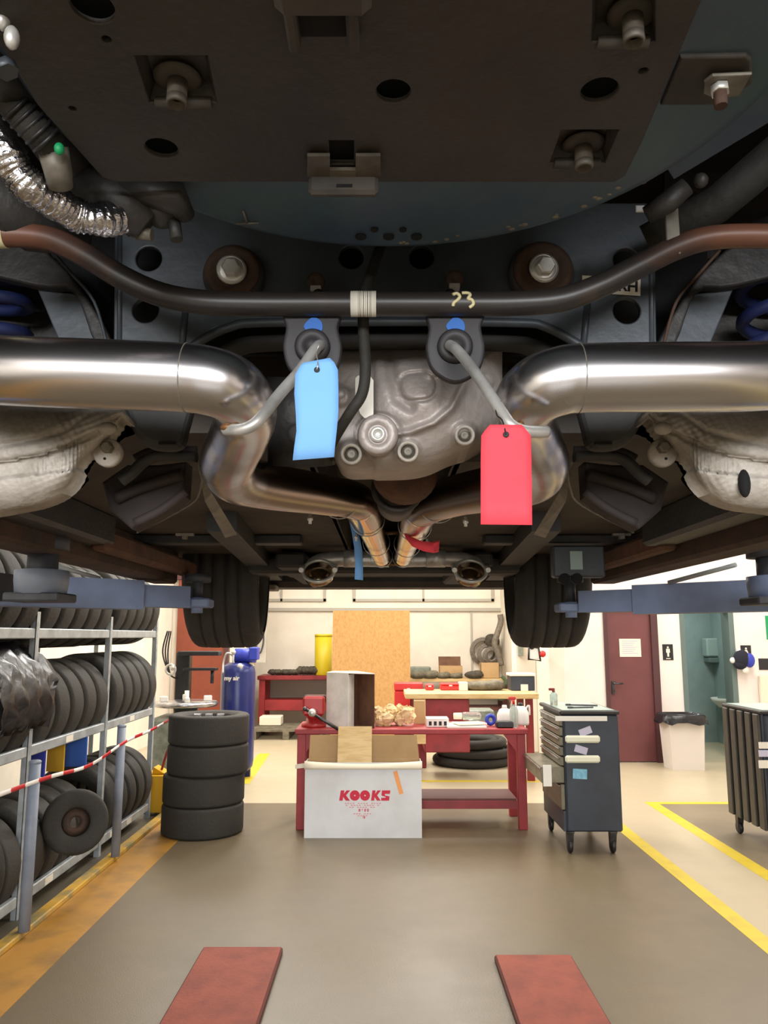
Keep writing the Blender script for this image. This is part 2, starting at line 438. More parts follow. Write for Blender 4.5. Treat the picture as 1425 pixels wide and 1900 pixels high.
# washroom behind the opening
struct('wall_washroom', MB().bx(OX0-.6, OX0-.5, YR+.2, YR+2.0, 0, 2.6).bx(OX1+.55, OX1+.65, YR+.2, YR+2.0, 0, 2.6).bx(OX0-.6, OX1+.65, YR+2.0, YR+2.1, 0, 2.6)
       .bx(OX0-.6, OX1+.65, YR+.2, YR+2.1, 2.6, 2.7), 'wc_wall')
area('washroom_lamp', ((OX0+OX1)/2, YR+1.0, 2.5), (0, 0, 0), 0.5, 0.5, 26, (0.92, 1.0, 0.97))
# rear wall with the glazed workshop door behind the camera
struct('wall_rear', MB().bx(XL, -3.0, YN-.2, YN, 0, ZC).bx(3.0, XR, YN-.2, YN, 0, ZC).bx(-3, 3, YN-.2, YN, 0, 1.75).bx(-3, 3, YN-.2, YN, 3.2, ZC), 'wall_white')
d3 = struct('window_3', MB().bx(-3.0, -2.95, YN-.12, YN-.06, 1.75, 3.2).bx(2.95, 3.0, YN-.12, YN-.06, 1.75, 3.2).bx(-1.0, -.95, YN-.12, YN-.06, 1.75, 3.2).bx(.95, 1.0, YN-.12, YN-.06, 1.75, 3.2), 'trim_grey')
# columns and conduit of the back wall
x0, x1 = P(938, 1200, 14.6).x, XS
struct('trim_1', MB().bx(1.92, XS, YR+.9, YR+1.25, 0, ZC, 0.01), 'wall_white')
zc = P(600, 1131, YB).z
struct('trim_2', MB().bx(-2.9, XS, YB-.05, YB, zc-.03, zc+.03), 'trim_grey')
struct('trim_3', MB().bx(P(875, 1200, YB).x-.015, P(875, 1200, YB).x+.015, YB-.03, YB, .9, zc), 'trim_grey')
def window(name, pxa, pxb, y0=1060, y1=1116):
    a, b = P(pxa, y1, YB), P(pxb, y1, YB); zt = 3.0
    f = struct(name, MB().bx(a.x, b.x, YB-.04, YB, a.z, a.z+.05).bx(a.x, b.x, YB-.04, YB, zt, zt+.05).bx(a.x, a.x+.05, YB-.04, YB, a.z, zt).bx(b.x-.05, b.x, YB-.04, YB, a.z, zt).bx((a.x+b.x)/2-.02, (a.x+b.x)/2+.02, YB-.04, YB, a.z, zt), 'trim_grey')
    p = obj('pane', MB().bx(a.x+.05, b.x-.05, YB-.015, YB-.005, a.z+.05, zt), 'wall_white', f)
window('window_1', 440, 605); window('window_2', 655, 916)
# door
dn = struct('door_1', MB().bx(DX0+.05, DX1-.05, YR+.02, YR+.07, 0.01, DZ-.05), 'maroon')
obj('door_frame', MB().bx(DX0, DX0+.05, YR-.03, YR+.2, 0, DZ).bx(DX1-.06, DX1+.03, YR-.03, YR+.2, 0, DZ).bx(DX0, DX1, YR-.03, YR+.2, DZ-.05, DZ), 'maroon_dark', dn)
hp = P(1138, 1268, YR)
obj('door_handle', MB().bx(hp.x-.02, hp.x+.02, YR-.0, YR+.02, hp.z-.14, hp.z+.03).tube([(hp.x, YR+.01, hp.z), (hp.x, YR-.04, hp.z), (hp.x+.12, YR-.04, hp.z)], .011, 8), 'steel_dark', dn)
fr = struct('door_2', MB().bx(OX0-.02, OX0+.04, YR-.02, YR+.22, 0, DZ).bx(OX1-.04, OX1+.03, YR-.02, YR+.22, 0, DZ).bx(OX0, OX1, YR-.02, YR+.22, DZ-.05, DZ), 'wc_door')
obj('door_leaf', MB().box((OX0+.09, YR+.6, 1.0), (.045, .75, 2.0), rz=-0.12), 'wc_door', fr)
# left-hand terracotta roller door in the back corner
a, b = P(306, 1200, 13.2), P(412, 1200, 13.2)
tdo = struct('door_3', MB().bx(XL+.1, b.x, 13.35, 13.42, 0, 2.6, .005), 'terracotta')
obj('door_frame', MB().bx(b.x, b.x+.08, 13.33, 13.46, 0, 2.7).bx(XL, b.x+.08, 13.33, 13.46, 2.6, 2.7), 'maroon_dark', tdo)
struct('wall_corner', MB().bx(XL, b.x+.5, 13.46, 13.6, 0, ZC), 'wall_white')
# painted lines
t = 0.0015
struct('trim_4', MB().bx(2.015, 2.125, -2, 9.42, 0, t), 'yellow_paint')
struct('trim_5', MB().bx(0.35, 2.015, 9.31, 9.42, 0, t), 'yellow_paint')
struct('trim_6', MB().bx(2.615, 2.735, 2, 8.22, 0, t), 'yellow_paint')
struct('trim_7', MB().bx(2.735, XR, 8.12, 8.22, 0, t), 'yellow_paint')
struct('trim_8', MB().add([(-1.68, 9.2, t), (-1.52, 9.2, t), (-1.62, 11.5, t), (-1.78, 11.5, t)], [(0, 1, 2, 3)]), 'yellow_paint')
struct('trim_9', MB().bx(-2.0, -1.68, -2, 7.6, 0, t), 'kerb_paint')
struct('trim_10', MB().bx(-2.07, -1.995, -2, 7.6, 0, .035, .006), 'kerb_edge')

# ------------------------------------------------------------------ tyres, wheels
def tyre_mb(R=0.325, W=0.215, ri=0.205, grooves=4, seg=56, c=(0, 0, 0), ax=(0, 1, 0), gd=.0035, round_=.16):
    """tyre profile: bead, bulging sidewall, rounded shoulder, crown with grooves"""
    w = W/2; h = R-ri; pr = [(ri, -w*.74), (ri+.012, -w*.84), (ri+h*.3, -w*.96), (ri+h*.5, -w)]
    rd = R*round_; tw = w-rd*.75
    for k in range(7):
        a = math.pi/2*k/6; pr.append((R-rd+rd*math.sin(a), -(tw+rd*.75*math.cos(a))))
    n = grooves; gw = W*.018
    for k in range(n):
        g = -tw+2*tw*(k+.5)/n
        pr += [(R+.002*(1-(g/w)**2), g-gw), (R-gd, g-gw*.7), (R-gd, g+gw*.7), (R+.002*(1-(g/w)**2), g+gw)]
    for k in range(7):
        a = math.pi/2*(1-k/6); pr.append((R-rd+rd*math.sin(a), tw+rd*.75*math.cos(a)))
    pr += [(ri+h*.5, w), (ri+h*.3, w*.96), (ri+.012, w*.84), (ri, w*.74), (ri-.004, w*.5), (ri+.006, 0), (ri-.004, -w*.5)]
    m = MB()
    m.lathe(pr, c, ax, seg, True, True)
    return m
def rim_mb(ri=0.2, W=0.2, c=(0, 0, 0), ax=(0, 1, 0), face=1, spokes=5):
    m = MB(); w = W/2*.8
    m.lathe([(ri, -w), (ri+.006, -w), (ri-.014, -w*.7), (ri-.03, 0), (ri-.014, w*.7), (ri+.006, w), (ri, w), (ri-.02, w*.8), (ri-.036, 0), (ri-.02, -w*.8)], (0, 0, 0), (0, 0, 1), 40, True, True)
    m.lathe([(0.001, .02*face), (.045, .02*face), (.055, .0), (.001, -.02*face)], (0, 0, w*.45*face), (0, 0, 1), 20)
    for k in range(spokes):
        a = 2*math.pi*k/spokes
        for d in (-.1, .1):
            m.tube([(math.cos(a)*.03, math.sin(a)*.03, w*.5*face), (math.cos(a+d)*ri*.6, math.sin(a+d)*ri*.6, w*.7*face), (math.cos(a+d*1.6)*(ri-.012), math.sin(a+d*1.6)*(ri-.012), w*.7*face)], [.017, .013, .012], 8)
    A = Vector(ax).normalized(); q = Vector((0, 0, 1)).rotation_difference(A).to_matrix().to_4x4()
    return m.xf(Matrix.Translation(Vector(c)) @ q)

# ------------------------------------------------------------------ tyre rack along the left side
RX0, RX1 = -2.18, -2.72           # front and back rails
rack = thing('tyre_rack', (-2.45, 5.9, 0), 'long galvanised tyre rack along the left wall, three shelves full of black tyres', 'rack')
YU = [3.70, 4.95, 6.28, 7.55]
for y in YU:
    for x in (RX0+.02, RX1-.02):
        m = MB().bx(x-.004, x+.004, y-.045, y+.0, 0, 1.80).bx(x-.035 if x > -2.4 else x, x if x > -2.4 else x+.035, y-.045, y-.037, 0, 1.80)
        for k in range(24): m.bx(x-.0055, x+.0055, y-.03, y-.018, .1+k*.07, .125+k*.07)
        obj('upright', m, 'galv', rack)
for zi, z in enumerate((0.10, 0.955, 1.665)):
    for x in (RX0, RX1):
        for i in range(3):
            obj('beam', MB().bx(x-.018, x+.018, YU[i]-.04, YU[i+1]-.045, z-.032, z+.032, .006), 'galv', rack)
    for y in YU:
        obj('cross_bar', MB().bx(RX1, RX0, y-.035, y-.01, z-.03, z), 'galv', rack)
for (y, z) in ((5.35, .10), (6.55, .10), (6.95, .10), (6.9, .955), (5.55, .955)):
    obj('shelf_label', MB().bx(RX0+.018, RX0+.020, y-.06, y+.06, z-.022, z+.02), 'label_white', rack)
ctrx = (RX0+RX1)/2
tyA = None
levels = [('middle', .955, None), ('bottom', .10, None), ('top', 1.665, None)]
ordn = ['first', 'second', 'third', 'fourth', 'fifth', 'sixth', 'seventh', 'eighth', 'ninth', 'tenth', 'eleventh', 'twelfth', 'thirteenth', 'fourteenth', 'fifteenth', 'sixteenth']
proto_me = {}
for lv, z, _ in levels:
    spots = []
    for bay in (2, 1, 0):
        n = 5
        if lv == 'bottom' and bay == 1: n = 4
        y1 = YU[bay+1]-.16; pitch = (YU[bay+1]-YU[bay]-.10)/5
        for k in range(n):
            if lv == 'bottom' and bay == 1: spots.append(y1-.25-k*pitch)
            else: spots.append(y1-k*pitch)
    for k, y in enumerate(spots):
        R = (.325, .315, .33)[(k//5) % 3]
        key = R
        if key not in proto_me:
            tmp = obj('tyre', tyre_mb(R, .222, .2, 0, 56, round_=.17), 'rubber' if R != .315 else 'rubber_worn'); proto_me[key] = tmp.data; bpy.data.objects.remove(tmp)
        o = bpy.data.objects.new('tyre', proto_me[key]); COL.objects.link(o)
        hz = math.sqrt((R+.018)**2-((RX0-RX1)/2)**2)
        o.location = (ctrx, y, z+.02+hz); o.rotation_euler = (0, random.random()*6, 0)
        tag(o, 'black tyre standing on the %s shelf of the rack, %s from the far end' % (lv, ordn[k]), 'tyre', 'tyres on the %s shelf of the rack' % lv)
# small spare wheel at the near end of the bottom bay
c = P(140, 1525, 5.30)
sw = thing('spare_wheel', (c.x, c.y, c.z-.2), 'narrow dusty spare wheel in front of the tyres on the bottom rack shelf', 'wheel')
obj('tyre', tyre_mb(.20, .10, .09, 2, 40, c=c, ax=(.5, -1, .15)), 'rubber_worn', sw)
obj('rim', MB().xf(Matrix()).lathe([(.03, .0), (.04, .02), (.06, .02), (.09, -.01), (.09, -.03), (.03, -.02)], c, (.5, -1, .15), 28, True, True), 'rust_dark', sw)
# black bag over the near tyres
bm_ = MB(); rows = []
for i in range(22):
    a = -0.5+i/21*3.3; row = []
    for j in range(16):
        y = 4.32+j/15*.72
        r = .365+.016*math.sin(j*1.9+i*.8)+.01*math.sin(i*2.3+j)+.012*random.random()
        if i > 15: r += .02*(i-15)*.3
        row.append((ctrx+.02+math.cos(a)*r, y+.02*math.sin(i*1.3), 1.27+math.sin(a)*r*.95))
    rows.append(row)
bm_.sheet(rows, .004, (0, 0, -1), True)
single('plastic_bag', bm_, 'bin_bag', 'crumpled shiny black plastic bag draped over tyres on the middle rack shelf', 'bag')
# blue cartons behind the bottom tyres
for (px, py, Y, w, h, m, lb) in ((140, 1388, 5.9, .17, .26, 'box_blue', 'bright blue card hanging below the middle rack beam, the larger of two'), (70, 1412, 5.3, .10, .2, 'blue_plastic', 'dark blue card hanging below the middle rack beam near the left edge'), (103, 1415, 5.7, .12, .12, 'jug_yellow', 'small ochre card between the two blue cards under the rack beam')):
    c = P(px, py, Y); c = Vector((c.x, Y, c.z))
    m_ = MB().bx(c.x-w/2, c.x+w/2, Y-.01, Y+.01, c.z-h/2, .925, .002)
    single('hanging_card', m_, m, lb, 'card')
# shelf standing against the left wall, seen through the gaps
# posts and barrier tape
for (x, y, h, lb) in ((-1.995, 4.64, .93, 'blue-grey barrier post on the yellow kerb nearest the camera'), (-1.995, 6.13, .965, 'blue-grey barrier post on the kerb farther along, beside the tyre stack')):
    t_ = thing('barrier_post', (x, y, .035), lb, 'post', 'barrier posts on the kerb')
    obj('pole', MB().cyl((x, y, .035), (x, y, h), .032, 20), 'post_grey', t_)
    obj('cap', MB().lathe([(.033, 0), (.034, .012), (.026, .018), (.001, .019)], (x, y, h), (0, 0, 1), 20), 'post_grey', t_)
tp = crom([(-1.955, 3.2, .87), (-1.957, 4.64, .84), (-1.96, 5.4, .80), (-1.957, 6.13, .86), (-1.93, 6.7, .88), (-1.9, 7.4, .93)], 10)
rows = [[(p.x, p.y, p.z+.012), (p.x+.004*math.sin(i*.5), p.y, p.z), (p.x, p.y, p.z-.012)] for i, p in enumerate(tp)]
single('barrier_tape', MB().sheet(rows, .0008, (1, 0, 0)), 'tape', 'red and white barrier tape strung between the posts on the kerb', 'tape')

# stack of four wheels
sx, sy = -1.535, 7.03
zz = 0.0
names_ = ['bottom tyre of the stack of four on the floor', 'second tyre from the floor in the stack of four', 'third tyre from the floor in the stack of four', 'topmost wheel of the stack of four, silver rim facing up']
for k in range(4):
    dx, dy = ((-.02, 0), (-.02, .01), (.01, 0), (.01, .0))[k]
    c = Vector((sx+dx, sy+dy, zz))
    wt = thing('stacked_wheel', c, names_[k], 'wheel', 'wheels stacked beside the rack')
    obj('tyre', tyre_mb(.345, .245, .21, 0, 64, c=c+Vector((0, 0, .1225)), ax=(0, 0, 1), round_=.10), 'rubber_worn', wt)
    obj('rim', rim_mb(.207, .2, c+Vector((0, 0, .1225)), (0, 0, 1), 1, 5), 'alloy', wt)
    if k == 3:
        for a in range(3): obj('wheel_weight', MB().bx(c.x-.12+a*.1, c.x-.06+a*.1, c.y-.1, c.y-.05, c.z+.225, c.z+.25, .005), 'alloy', wt)
    zz += .2455

# yellow jug behind the stack
c = P(300, 1492, 7.75); zb = 0
j = thing('wringer_bucket', (c.x, 7.75, 0), 'yellow plastic bucket with raised handle behind the tyre stack', 'bucket')
zt = P(300, 1410, 7.75).z
obj('body', MB().hexa([(c.x-.12, 7.6, 0.03), (c.x+.10, 7.6, 0.03), (c.x+.10, 7.85, 0.03), (c.x-.12, 7.85, 0.03), (c.x-.16, 7.58, .36), (c.x+.12, 7.58, .36), (c.x+.12, 7.9, .36), (c.x-.16, 7.9, .36)]), 'jug_yellow', j)
obj('wringer', MB().hexa([(c.x-.08, 7.66, .36), (c.x+.08, 7.66, .36), (c.x+.08, 7.8, .36), (c.x-.08, 7.8, .36), (c.x-.06, 7.64, zt-.05), (c.x+.03, 7.64, zt-.1), (c.x+.03, 7.8, zt-.1), (c.x-.06, 7.8, zt-.05)]), 'jug_yellow', j)
obj('handle', MB().tube([(c.x, 7.7, .4), (c.x+.04, 7.7, .55), (c.x+.1, 7.72, .72)], .012, 8), 'bench_red', j)
obj('wheels', MB().cyl((c.x-.1, 7.62, .03), (c.x-.1, 7.66, .03), .03).cyl((c.x+.08, 7.62, .03), (c.x+.08, 7.66, .03), .03), 'black_plastic', j)

# tyre changing machine
TY = 9.0
c = P(345, 1300, TY)
tc_ = thing('tyre_changer', (c.x, TY, 0), 'tyre changing machine with black column and pale turntable behind the tyre stack', 'machine')
zt = P(345, 1308, TY).z
obj('body', MB().bx(c.x-.32, c.x+.32, TY-.3, TY+.35, 0, zt-.12, .03), 'machine_grey', tc_)
obj('turntable', MB().lathe([(.001, -.1), (.12, -.1), (.14, -.02), (.34, -.01), (.36, .02), (.34, .04), (.1, .05), (.001, .05)], (c.x, TY, zt), (0, 0, 1), 36), 'alloy', tc_)
for a in range(4):
    q = a*math.pi/2+.3
    obj('clamp_jaw', MB().box((c.x+math.cos(q)*.24, TY+math.sin(q)*.24, zt+.07), (.09, .05, .06), rz=q, ch=.008), 'white_plastic', tc_)
obj('spindle', MB().cyl((c.x+.02, TY-.05, zt), (c.x+.02, TY-.05, zt+.16), .025), 'white_plastic', tc_)
k0 = P(343, 1250, TY+.35)
obj('column', MB().bx(k0.x-.1, k0.x+.06, TY+.3, TY+.45, 0, P(340, 1210, TY+.4).z, .01), 'black_plastic', tc_)
e1 = P(345, 1211, TY+.3); e2 = P(412, 1212, TY+.3)
obj('arm', MB().bx(e1.x-.05, e2.x, TY+.1, TY+.3, e1.z-.03, e1.z+.02, .008), 'black_plastic', tc_)
e1 = P(345, 1241, TY+.25); e2 = P(405, 1240, TY+.25)
obj('arm', MB().bx(e1.x, e2.x, TY+.1, TY+.25, e1.z-.015, e1.z+.015, .005).cyl((e2.x-.05, TY+.17, e1.z), (e2.x-.05, TY+.17, e1.z-.16), .02), 'black_plastic', tc_)
e1 = P(312, 1243, TY)
obj('handwheel', MB().torus((e1.x, TY+.1, e1.z), (0, 1, 0), .055, .014, 20, 8).ball((e1.x+.03, TY+.08, e1.z+.02), .03), 'zinc', tc_)
e1 = P(300, 1212, TY)
for kx in range(3):
    obj('air_hose', MB().tube([(e1.x+.02*kx, TY+.2, e1.z+.25), (e1.x-.05+.03*kx, TY+.22, e1.z), (e1.x+.05, TY+.22, e1.z-.25), (k0.x-.05, TY+.35, e1.z-.3)], .009, 6, n=6), 'black_plastic', tc_)

# blue compressor tank
c = P(441, 1300, 9.6)
tk = thing('compressor_tank', (c.x, 9.6, 0), 'tall royal blue cylindrical tank with pale lettering and fittings on top', 'tank')
r = .205; zt = P(441, 1232, 9.6).z
obj('vessel', MB().lathe([(.001, .06), (r*.7, .07), (r*.95, .13), (r, .2), (r, zt-.1), (r*.93, zt-.03), (r*.6, zt+.015), (.001, zt+.02)], (c.x, 9.6, 0), (0, 0, 1), 40), 'tank_blue', tk)
for a in (0.5, 2.6, 4.7): obj('foot', MB().bx(c.x+math.cos(a)*.15-.03, c.x+math.cos(a)*.15+.03, 9.6+math.sin(a)*.15-.03, 9.6+math.sin(a)*.15+.03, 0, .12), 'tank_blue', tk)
b_ = P(455, 1215, 9.6)
obj('motor', MB().cyl((b_.x-.12, 9.6, zt+.1), (b_.x+.13, 9.6, zt+.1), .085, 24).bx(b_.x+.06, b_.x+.16, 9.5, 9.7, zt+.05, zt+.2, .01), 'blue_plastic', tk)
obj('gauge', MB().lathe([(.001, 0), (.032, 0), (.035, .015), (.001, .016)], (c.x+.05, 9.6-.17, zt-.02), (0, -1, 0), 16).cyl((c.x-.05, 9.5, zt), (c.x-.05, 9.5, zt+.13), .012), 'white_plastic', tk)
obj('pipe', MB().tube([(c.x-.05, 9.5, zt+.1), (c.x-.12, 9.47, zt+.13), (c.x-.16, 9.48, zt+.02), (c.x-.15, 9.42, zt-.1)], .012, 8, n=5).ball((c.x-.04, 9.46, zt+.14), .03), 'zinc', tk)
obj('lettering', MB().text('my air', .07, (c.x-.04, 9.6-r*1.001, P(441, 1257, 9.6).z), t=.003, bold=.002), 'label_white', tk)
# cable board on the wall behind the tank
e = P(470, 1190, 13.3)
cb_ = thing('cable_board', (e.x+.05, 13.4, e.z-.35), 'pale board hung with dark cable loops on the wall behind the blue tank', 'board')
obj('board', MB().bx(e.x-.12, e.x+.2, 13.4, 13.45, e.z-.35, e.z+.5), 'trim_grey', cb_)
for (dx, dz, h) in ((-.04, .0, .35), (.08, .03, .3)):
    obj('cable', MB().tube([(e.x+dx, 13.38, e.z+h), (e.x+dx-.05, 13.37, e.z), (e.x+dx+.02, 13.36, e.z-.2), (e.x+dx+.08, 13.37, e.z), (e.x+dx+.05, 13.38, e.z+h)], .014, 6, n=6), 'steel_dark', cb_)

# ------------------------------------------------------------------ rear left red bench
BY0, BY1 = 14.0, 14.7
xa, xb = P(480, 1300, BY0).x, -.15
zt = P(540, 1254, BY0).z
rb = thing('red_workbench', ((xa+xb)/2, (BY0+BY1)/2, 0), 'red steel workbench against the back wall left of the wooden board', 'workbench')
obj('worktop', MB().bx(xa-.03, xb, BY0-.03, BY1, zt-.07, zt, .008), 'bench_red', rb)
for x in (xa, xb-.1):
    for y in (BY0, BY1-.12): obj('leg', MB().bx(x, x+.1, y, y+.1, 0, zt-.07), 'bench_red_bright', rb)
zr = P(540, 1309, BY0).z
obj('lower_shelf', MB().bx(xa+.1, xb-.1, BY0+.03, BY1-.1, zr-.09, zr+.09, .005), 'bench_red_bright', rb)
obj('rear_panel', MB().bx(xa+.1, xb-.1, BY1-.04, BY1-.02, zr+.09, zt-.07), 'trim_grey', rb)
m = MB()
for i in range(14):
    q = P(505+i*6.5, 1248-(4 if i > 8 else 0)+2*math.sin(i*2), BY0+.2); m.ball((q.x, BY0+.25+.03*math.sin(i), zt+.045+(.03 if i > 7 else 0)), .085, 10, (1, 1, .55+(.3 if i > 7 else 0)))
single('crumpled_covers', rough(m, .015, False), 'dark_lumps', 'heap of dark crumpled covers lying on the back red bench', 'cloth')
q = P(599, 1252, BY0+.25)
yc = thing('canister', (q.x, BY0+.3, zt), 'bright yellow upright cylinder on the back bench beside the wooden board', 'canister')
obj('body', MB().lathe([(.001, 0), (.15, 0), (.155, .01), (.155, .68), (.001, .68)], (q.x, BY0+.3, zt), (0, 0, 1), 32), 'canister_yellow', yc)
obj('lid', MB().lathe([(.001, .68), (.16, .68), (.16, .715), (.15, .725), (.001, .725)], (q.x, BY0+.3, zt), (0, 0, 1), 32), 'canister_yellow', yc)
q = P(507, 1335, 13.9)
single('cream_block', MB().bx(q.x-.18, q.x+.18, 13.5, 13.85, .165, .31, .01), 'carton_cream', 'small cream block lying on the grey pallet under the back bench', 'block')
q0, q1 = P(470, 1360, 13.3), P(600, 1360, 13.3)
pl = MB()
for k in range(7): pl.bx(q0.x, q1.x, 12.95+k*.15, 13.06+k*.15, .13, .16)
for x in (q0.x+.05, (q0.x+q1.x)/2, q1.x-.05): pl.bx(x-.05, x+.05, 12.95, 13.97, 0.0, .13)
single('pallet', pl, 'rag', 'low greyish pallet on the floor in front of the back bench', 'pallet')
# big OSB board leaning
q0, q1 = P(618, 1133, 13.5), P(760, 1133, 13.5)
ob = MB().hexa([(q0.x, 13.1, 0), (q1.x, 13.1, 0), (q1.x, 13.12, 0), (q0.x, 13.12, 0), (q0.x, 13.5, q0.z), (q1.x, 13.5, q0.z), (q1.x, 13.52, q0.z), (q0.x, 13.52, q0.z)])
single('chipboard_panel', ob, 'osb', 'tall honey-coloured chipboard panel standing upright before the back wall', 'board')

# ------------------------------------------------------------------ back right shelf and clutter
q0, q1 = P(762, 1258, 14.3), P(940, 1258, 14.3); zt = q0.z
sb = thing('wooden_bench', ((q0.x+q1.x)/2, 14.4, 0), 'cluttered wooden bench against the back wall right of the chipboard panel', 'workbench')
obj('worktop', MB().bx(q0.x-.3, q1.x, 14.1, 14.85, zt-.06, zt, .008), 'wood', sb)
for x in (q0.x-.2, q1.x-.1):
    for y in (14.15, 14.7): obj('leg', MB().bx(x, x+.09, y, y+.09, 0, zt-.06), 'bench_brown', sb)
obj('shelf', MB().bx(q0.x-.2, q1.x-.02, 14.15, 14.8, .35, .4), 'bench_brown', sb)
def carton(px0, px1, pyt, zb, Y, d, m, lb, name='carton', flap=None):
    a, b = P(px0, pyt, Y), P(px1, pyt, Y)
    t_ = thing(name, ((a.x+b.x)/2, Y+d/2, zb), lb, 'box')
    h = a.z-zb; w_ = .006
    obj('body', MB().bx(a.x, b.x, Y, Y+w_, zb, zb+h).bx(a.x, b.x, Y+d-w_, Y+d, zb, zb+h).bx(a.x, a.x+w_, Y, Y+d, zb, zb+h).bx(b.x-w_, b.x, Y, Y+d, zb, zb+h).bx(a.x, b.x, Y, Y+d, zb, zb+w_), m, t_)
    if flap: obj('flap', MB().hexa([(a.x, Y+d, zb+h), (b.x, Y+d, zb+h), (b.x, Y+d+.006, zb+h), (a.x, Y+d+.006, zb+h), (a.x, Y+d+.06, zb+h+flap), (b.x, Y+d+.06, zb+h+flap), (b.x, Y+d+.066, zb+h+flap), (a.x, Y+d+.066, zb+h+flap)]), 'cardboard_dark', t_)
    return t_
carton(816, 858, 1236, zt, 14.2, .3, 'cardboard', 'open brown carton with raised flap on the wooden back bench', flap=.16)
carton(892, 926, 1230, zt, 14.15, .2, 'cardboard', 'larger tan carton below the coiled hoses on the wooden back bench')
for i, (px, py, r, lb) in enumerate(((775, 1250, .09, 'leftmost dusty rag heap on the wooden back bench'), (798, 1246, .1, 'dusty rag heap right of the leftmost on the wooden back bench'), (822, 1250, .08, 'dusty rag heap in front of the open carton'), (846, 1251, .07, 'small dusty rag heap right of the open carton'), (880, 1246, .1, 'dark rag heap left of the larger tan carton'))):
    q = P(px, py, 14.12); r *= 1.25; single('rag_heap', MB().ball((q.x, 14.16, zt+r*.5), r, 12, (1.4, 1, .55)).ball((q.x+.06, 14.15, zt+r*.8), r*.6, 10, (1.2, 1, .6)), 'dark_lumps' if i == 4 else 'rag', lb, 'cloth', 'rag heaps on the wooden back bench')
q = P(777, 1240, 14.5); single('metal_tray', MB().bx(q.x-.22, q.x+.22, 14.5, 14.7, zt, zt+.19, .02), 'machine_grey', 'low grey metal tray with uneven rim beside the chipboard panel', 'tray')
q = P(928, 1262, 14.05); single('green_bundle', MB().ball((q.x, 14.0, .65+.0), .12, 12, (1, .8, 1)).tube([(q.x, 14.02, .7), (q.x+.1, 14.0, .85), (q.x+.02, 14.02, .95)], .03, 8, n=4), 'green_cloth', 'green crumpled bundle hanging at the right end of the wooden bench', 'bundle')
# coiled hoses
hm = []
for i, (px, py, R, lb) in enumerate(((897, 1208, .24, 'widest coil of grey hose hanging on the back wall'), (905, 1214, .19, 'middle coil of grey hose hanging on the back wall'), (912, 1216, .14, 'smallest darkest coil of hose hanging on the back wall'))):
    q = P(px, py, 14.92-.1*i); m = MB()
    for k in range(3): m.torus((q.x, q.y-.012*k, q.z), (0, 1, 0), R-.022*k, .018, 32, 8)
    single('hose_coil', m, 'hose_grey', lb, 'hose', 'hose coils on the back wall')
pts = [P(x, y, 14.45) for x, y in ((928, 1140), (929, 1155), (922, 1178), (918, 1195), (925, 1215), (930, 1235))]
single('exhaust_hose', MB().tube(pts, .055, 12, n=6), 'hose_grey', 'thick grey hose running up the corner above the coils', 'hose')
q = P(912, 1190, 14.9); single('wall_reel', MB().lathe([(.001, 0), (.13, 0), (.14, .03), (.1, .05), (.1, .12), (.14, .14), (.13, .17), (.001, .17)], (q.x, 14.95, q.z), (0, -1, 0), 24), 'dark_lumps', 'dark reel fixed to the back wall behind the hoses', 'reel')

# ------------------------------------------------------------------ middle bench with wooden top (second row)
MY0, MY1 = 9.3, 10.1
q0, q1 = P(752, 1292, MY0), P(1000, 1292, MY0); zt = q0.z+.03
mb = thing('wood_top_bench', ((q0.x+q1.x)/2, 9.7, 0), 'second-row bench with pale wooden top and dark red drawer unit, behind the front bench', 'workbench')
obj('worktop', MB().bx(q0.x, q1.x, MY0, MY1, zt-.06, zt, .006), 'wood', mb)
obj('drawer_unit', MB().bx(P(788, 1330, MY0).x, P(872, 1330, MY0).x, MY0+.04, MY1-.05, .32, zt-.065, .01), 'bench_red', mb)
for x in (P(768, 1330, MY0).x, q1.x-.12):
    for y in (MY0+.06, MY1-.12): obj('leg', MB().bx(x-.02, x+.06, y, y+.07, 0, zt-.06), 'bench_red', mb)
obj('apron', MB().bx(P(768, 1330, MY0).x, P(790, 1330, MY0).x, MY0+.02, MY0+.05, .42, zt-.06), 'wood', mb)
# red tool boxes on it
def toolbox(px0, px1, py0, Y, lb, zb, m='tool_red'):
    a, b = P(px0, py0, Y), P(px1, py0, Y); h = max(a.z-zb, .06)
    t_ = thing('toolbox', ((a.x+b.x)/2, Y+.1, zb), lb, 'toolbox')
    obj('body', MB().bx(a.x, b.x, Y, Y+.2, zb, zb+h*.68, .008), m, t_)
    obj('lid', MB().bx(a.x-.004, b.x+.004, Y-.004, Y+.204, zb+h*.7, zb+h, .012), m, t_)
    obj('latch', MB().bx((a.x+b.x)/2-.02, (a.x+b.x)/2+.02, Y-.012, Y, zb+h*.6, zb+h*.8), 'zinc', t_)
toolbox(732, 784, 1267, 10.3, 'long red toolbox left of the others behind the wooden-topped bench', .72)
toolbox(790, 805, 1270, 9.85, 'narrow red toolbox in the middle behind the wooden-topped bench', zt)
toolbox(818, 854, 1268, 9.85, 'red toolbox right of the narrow one on the wooden-topped bench', zt)
single('tool_cabinet', MB().bx(P(732, 1290, 10.3).x, P(790, 1290, 10.3).x, 10.25, 10.7, 0, .718, .01), 'bench_red', 'plain red cabinet under the long red toolbox', 'cabinet')
a = P(852, 1270, 9.8); single('white_carton', MB().bx(a.x, P(868, 1270, 9.8).x, 9.8, 9.95, zt, zt+.1, .004), 'label_white', 'small white carton at the right end of the red toolboxes', 'box')
a = P(895, 1275, 9.9); single('grey_rags', MB().ball((a.x, 9.9, zt+.05), .13, 14, (2.0, 1, .5)).ball((a.x+.16, 9.9, zt+.06), .1, 12, (1.3, 1, .7)), 'rag', 'grey-green rags piled at the right of the wooden-topped bench', 'cloth')
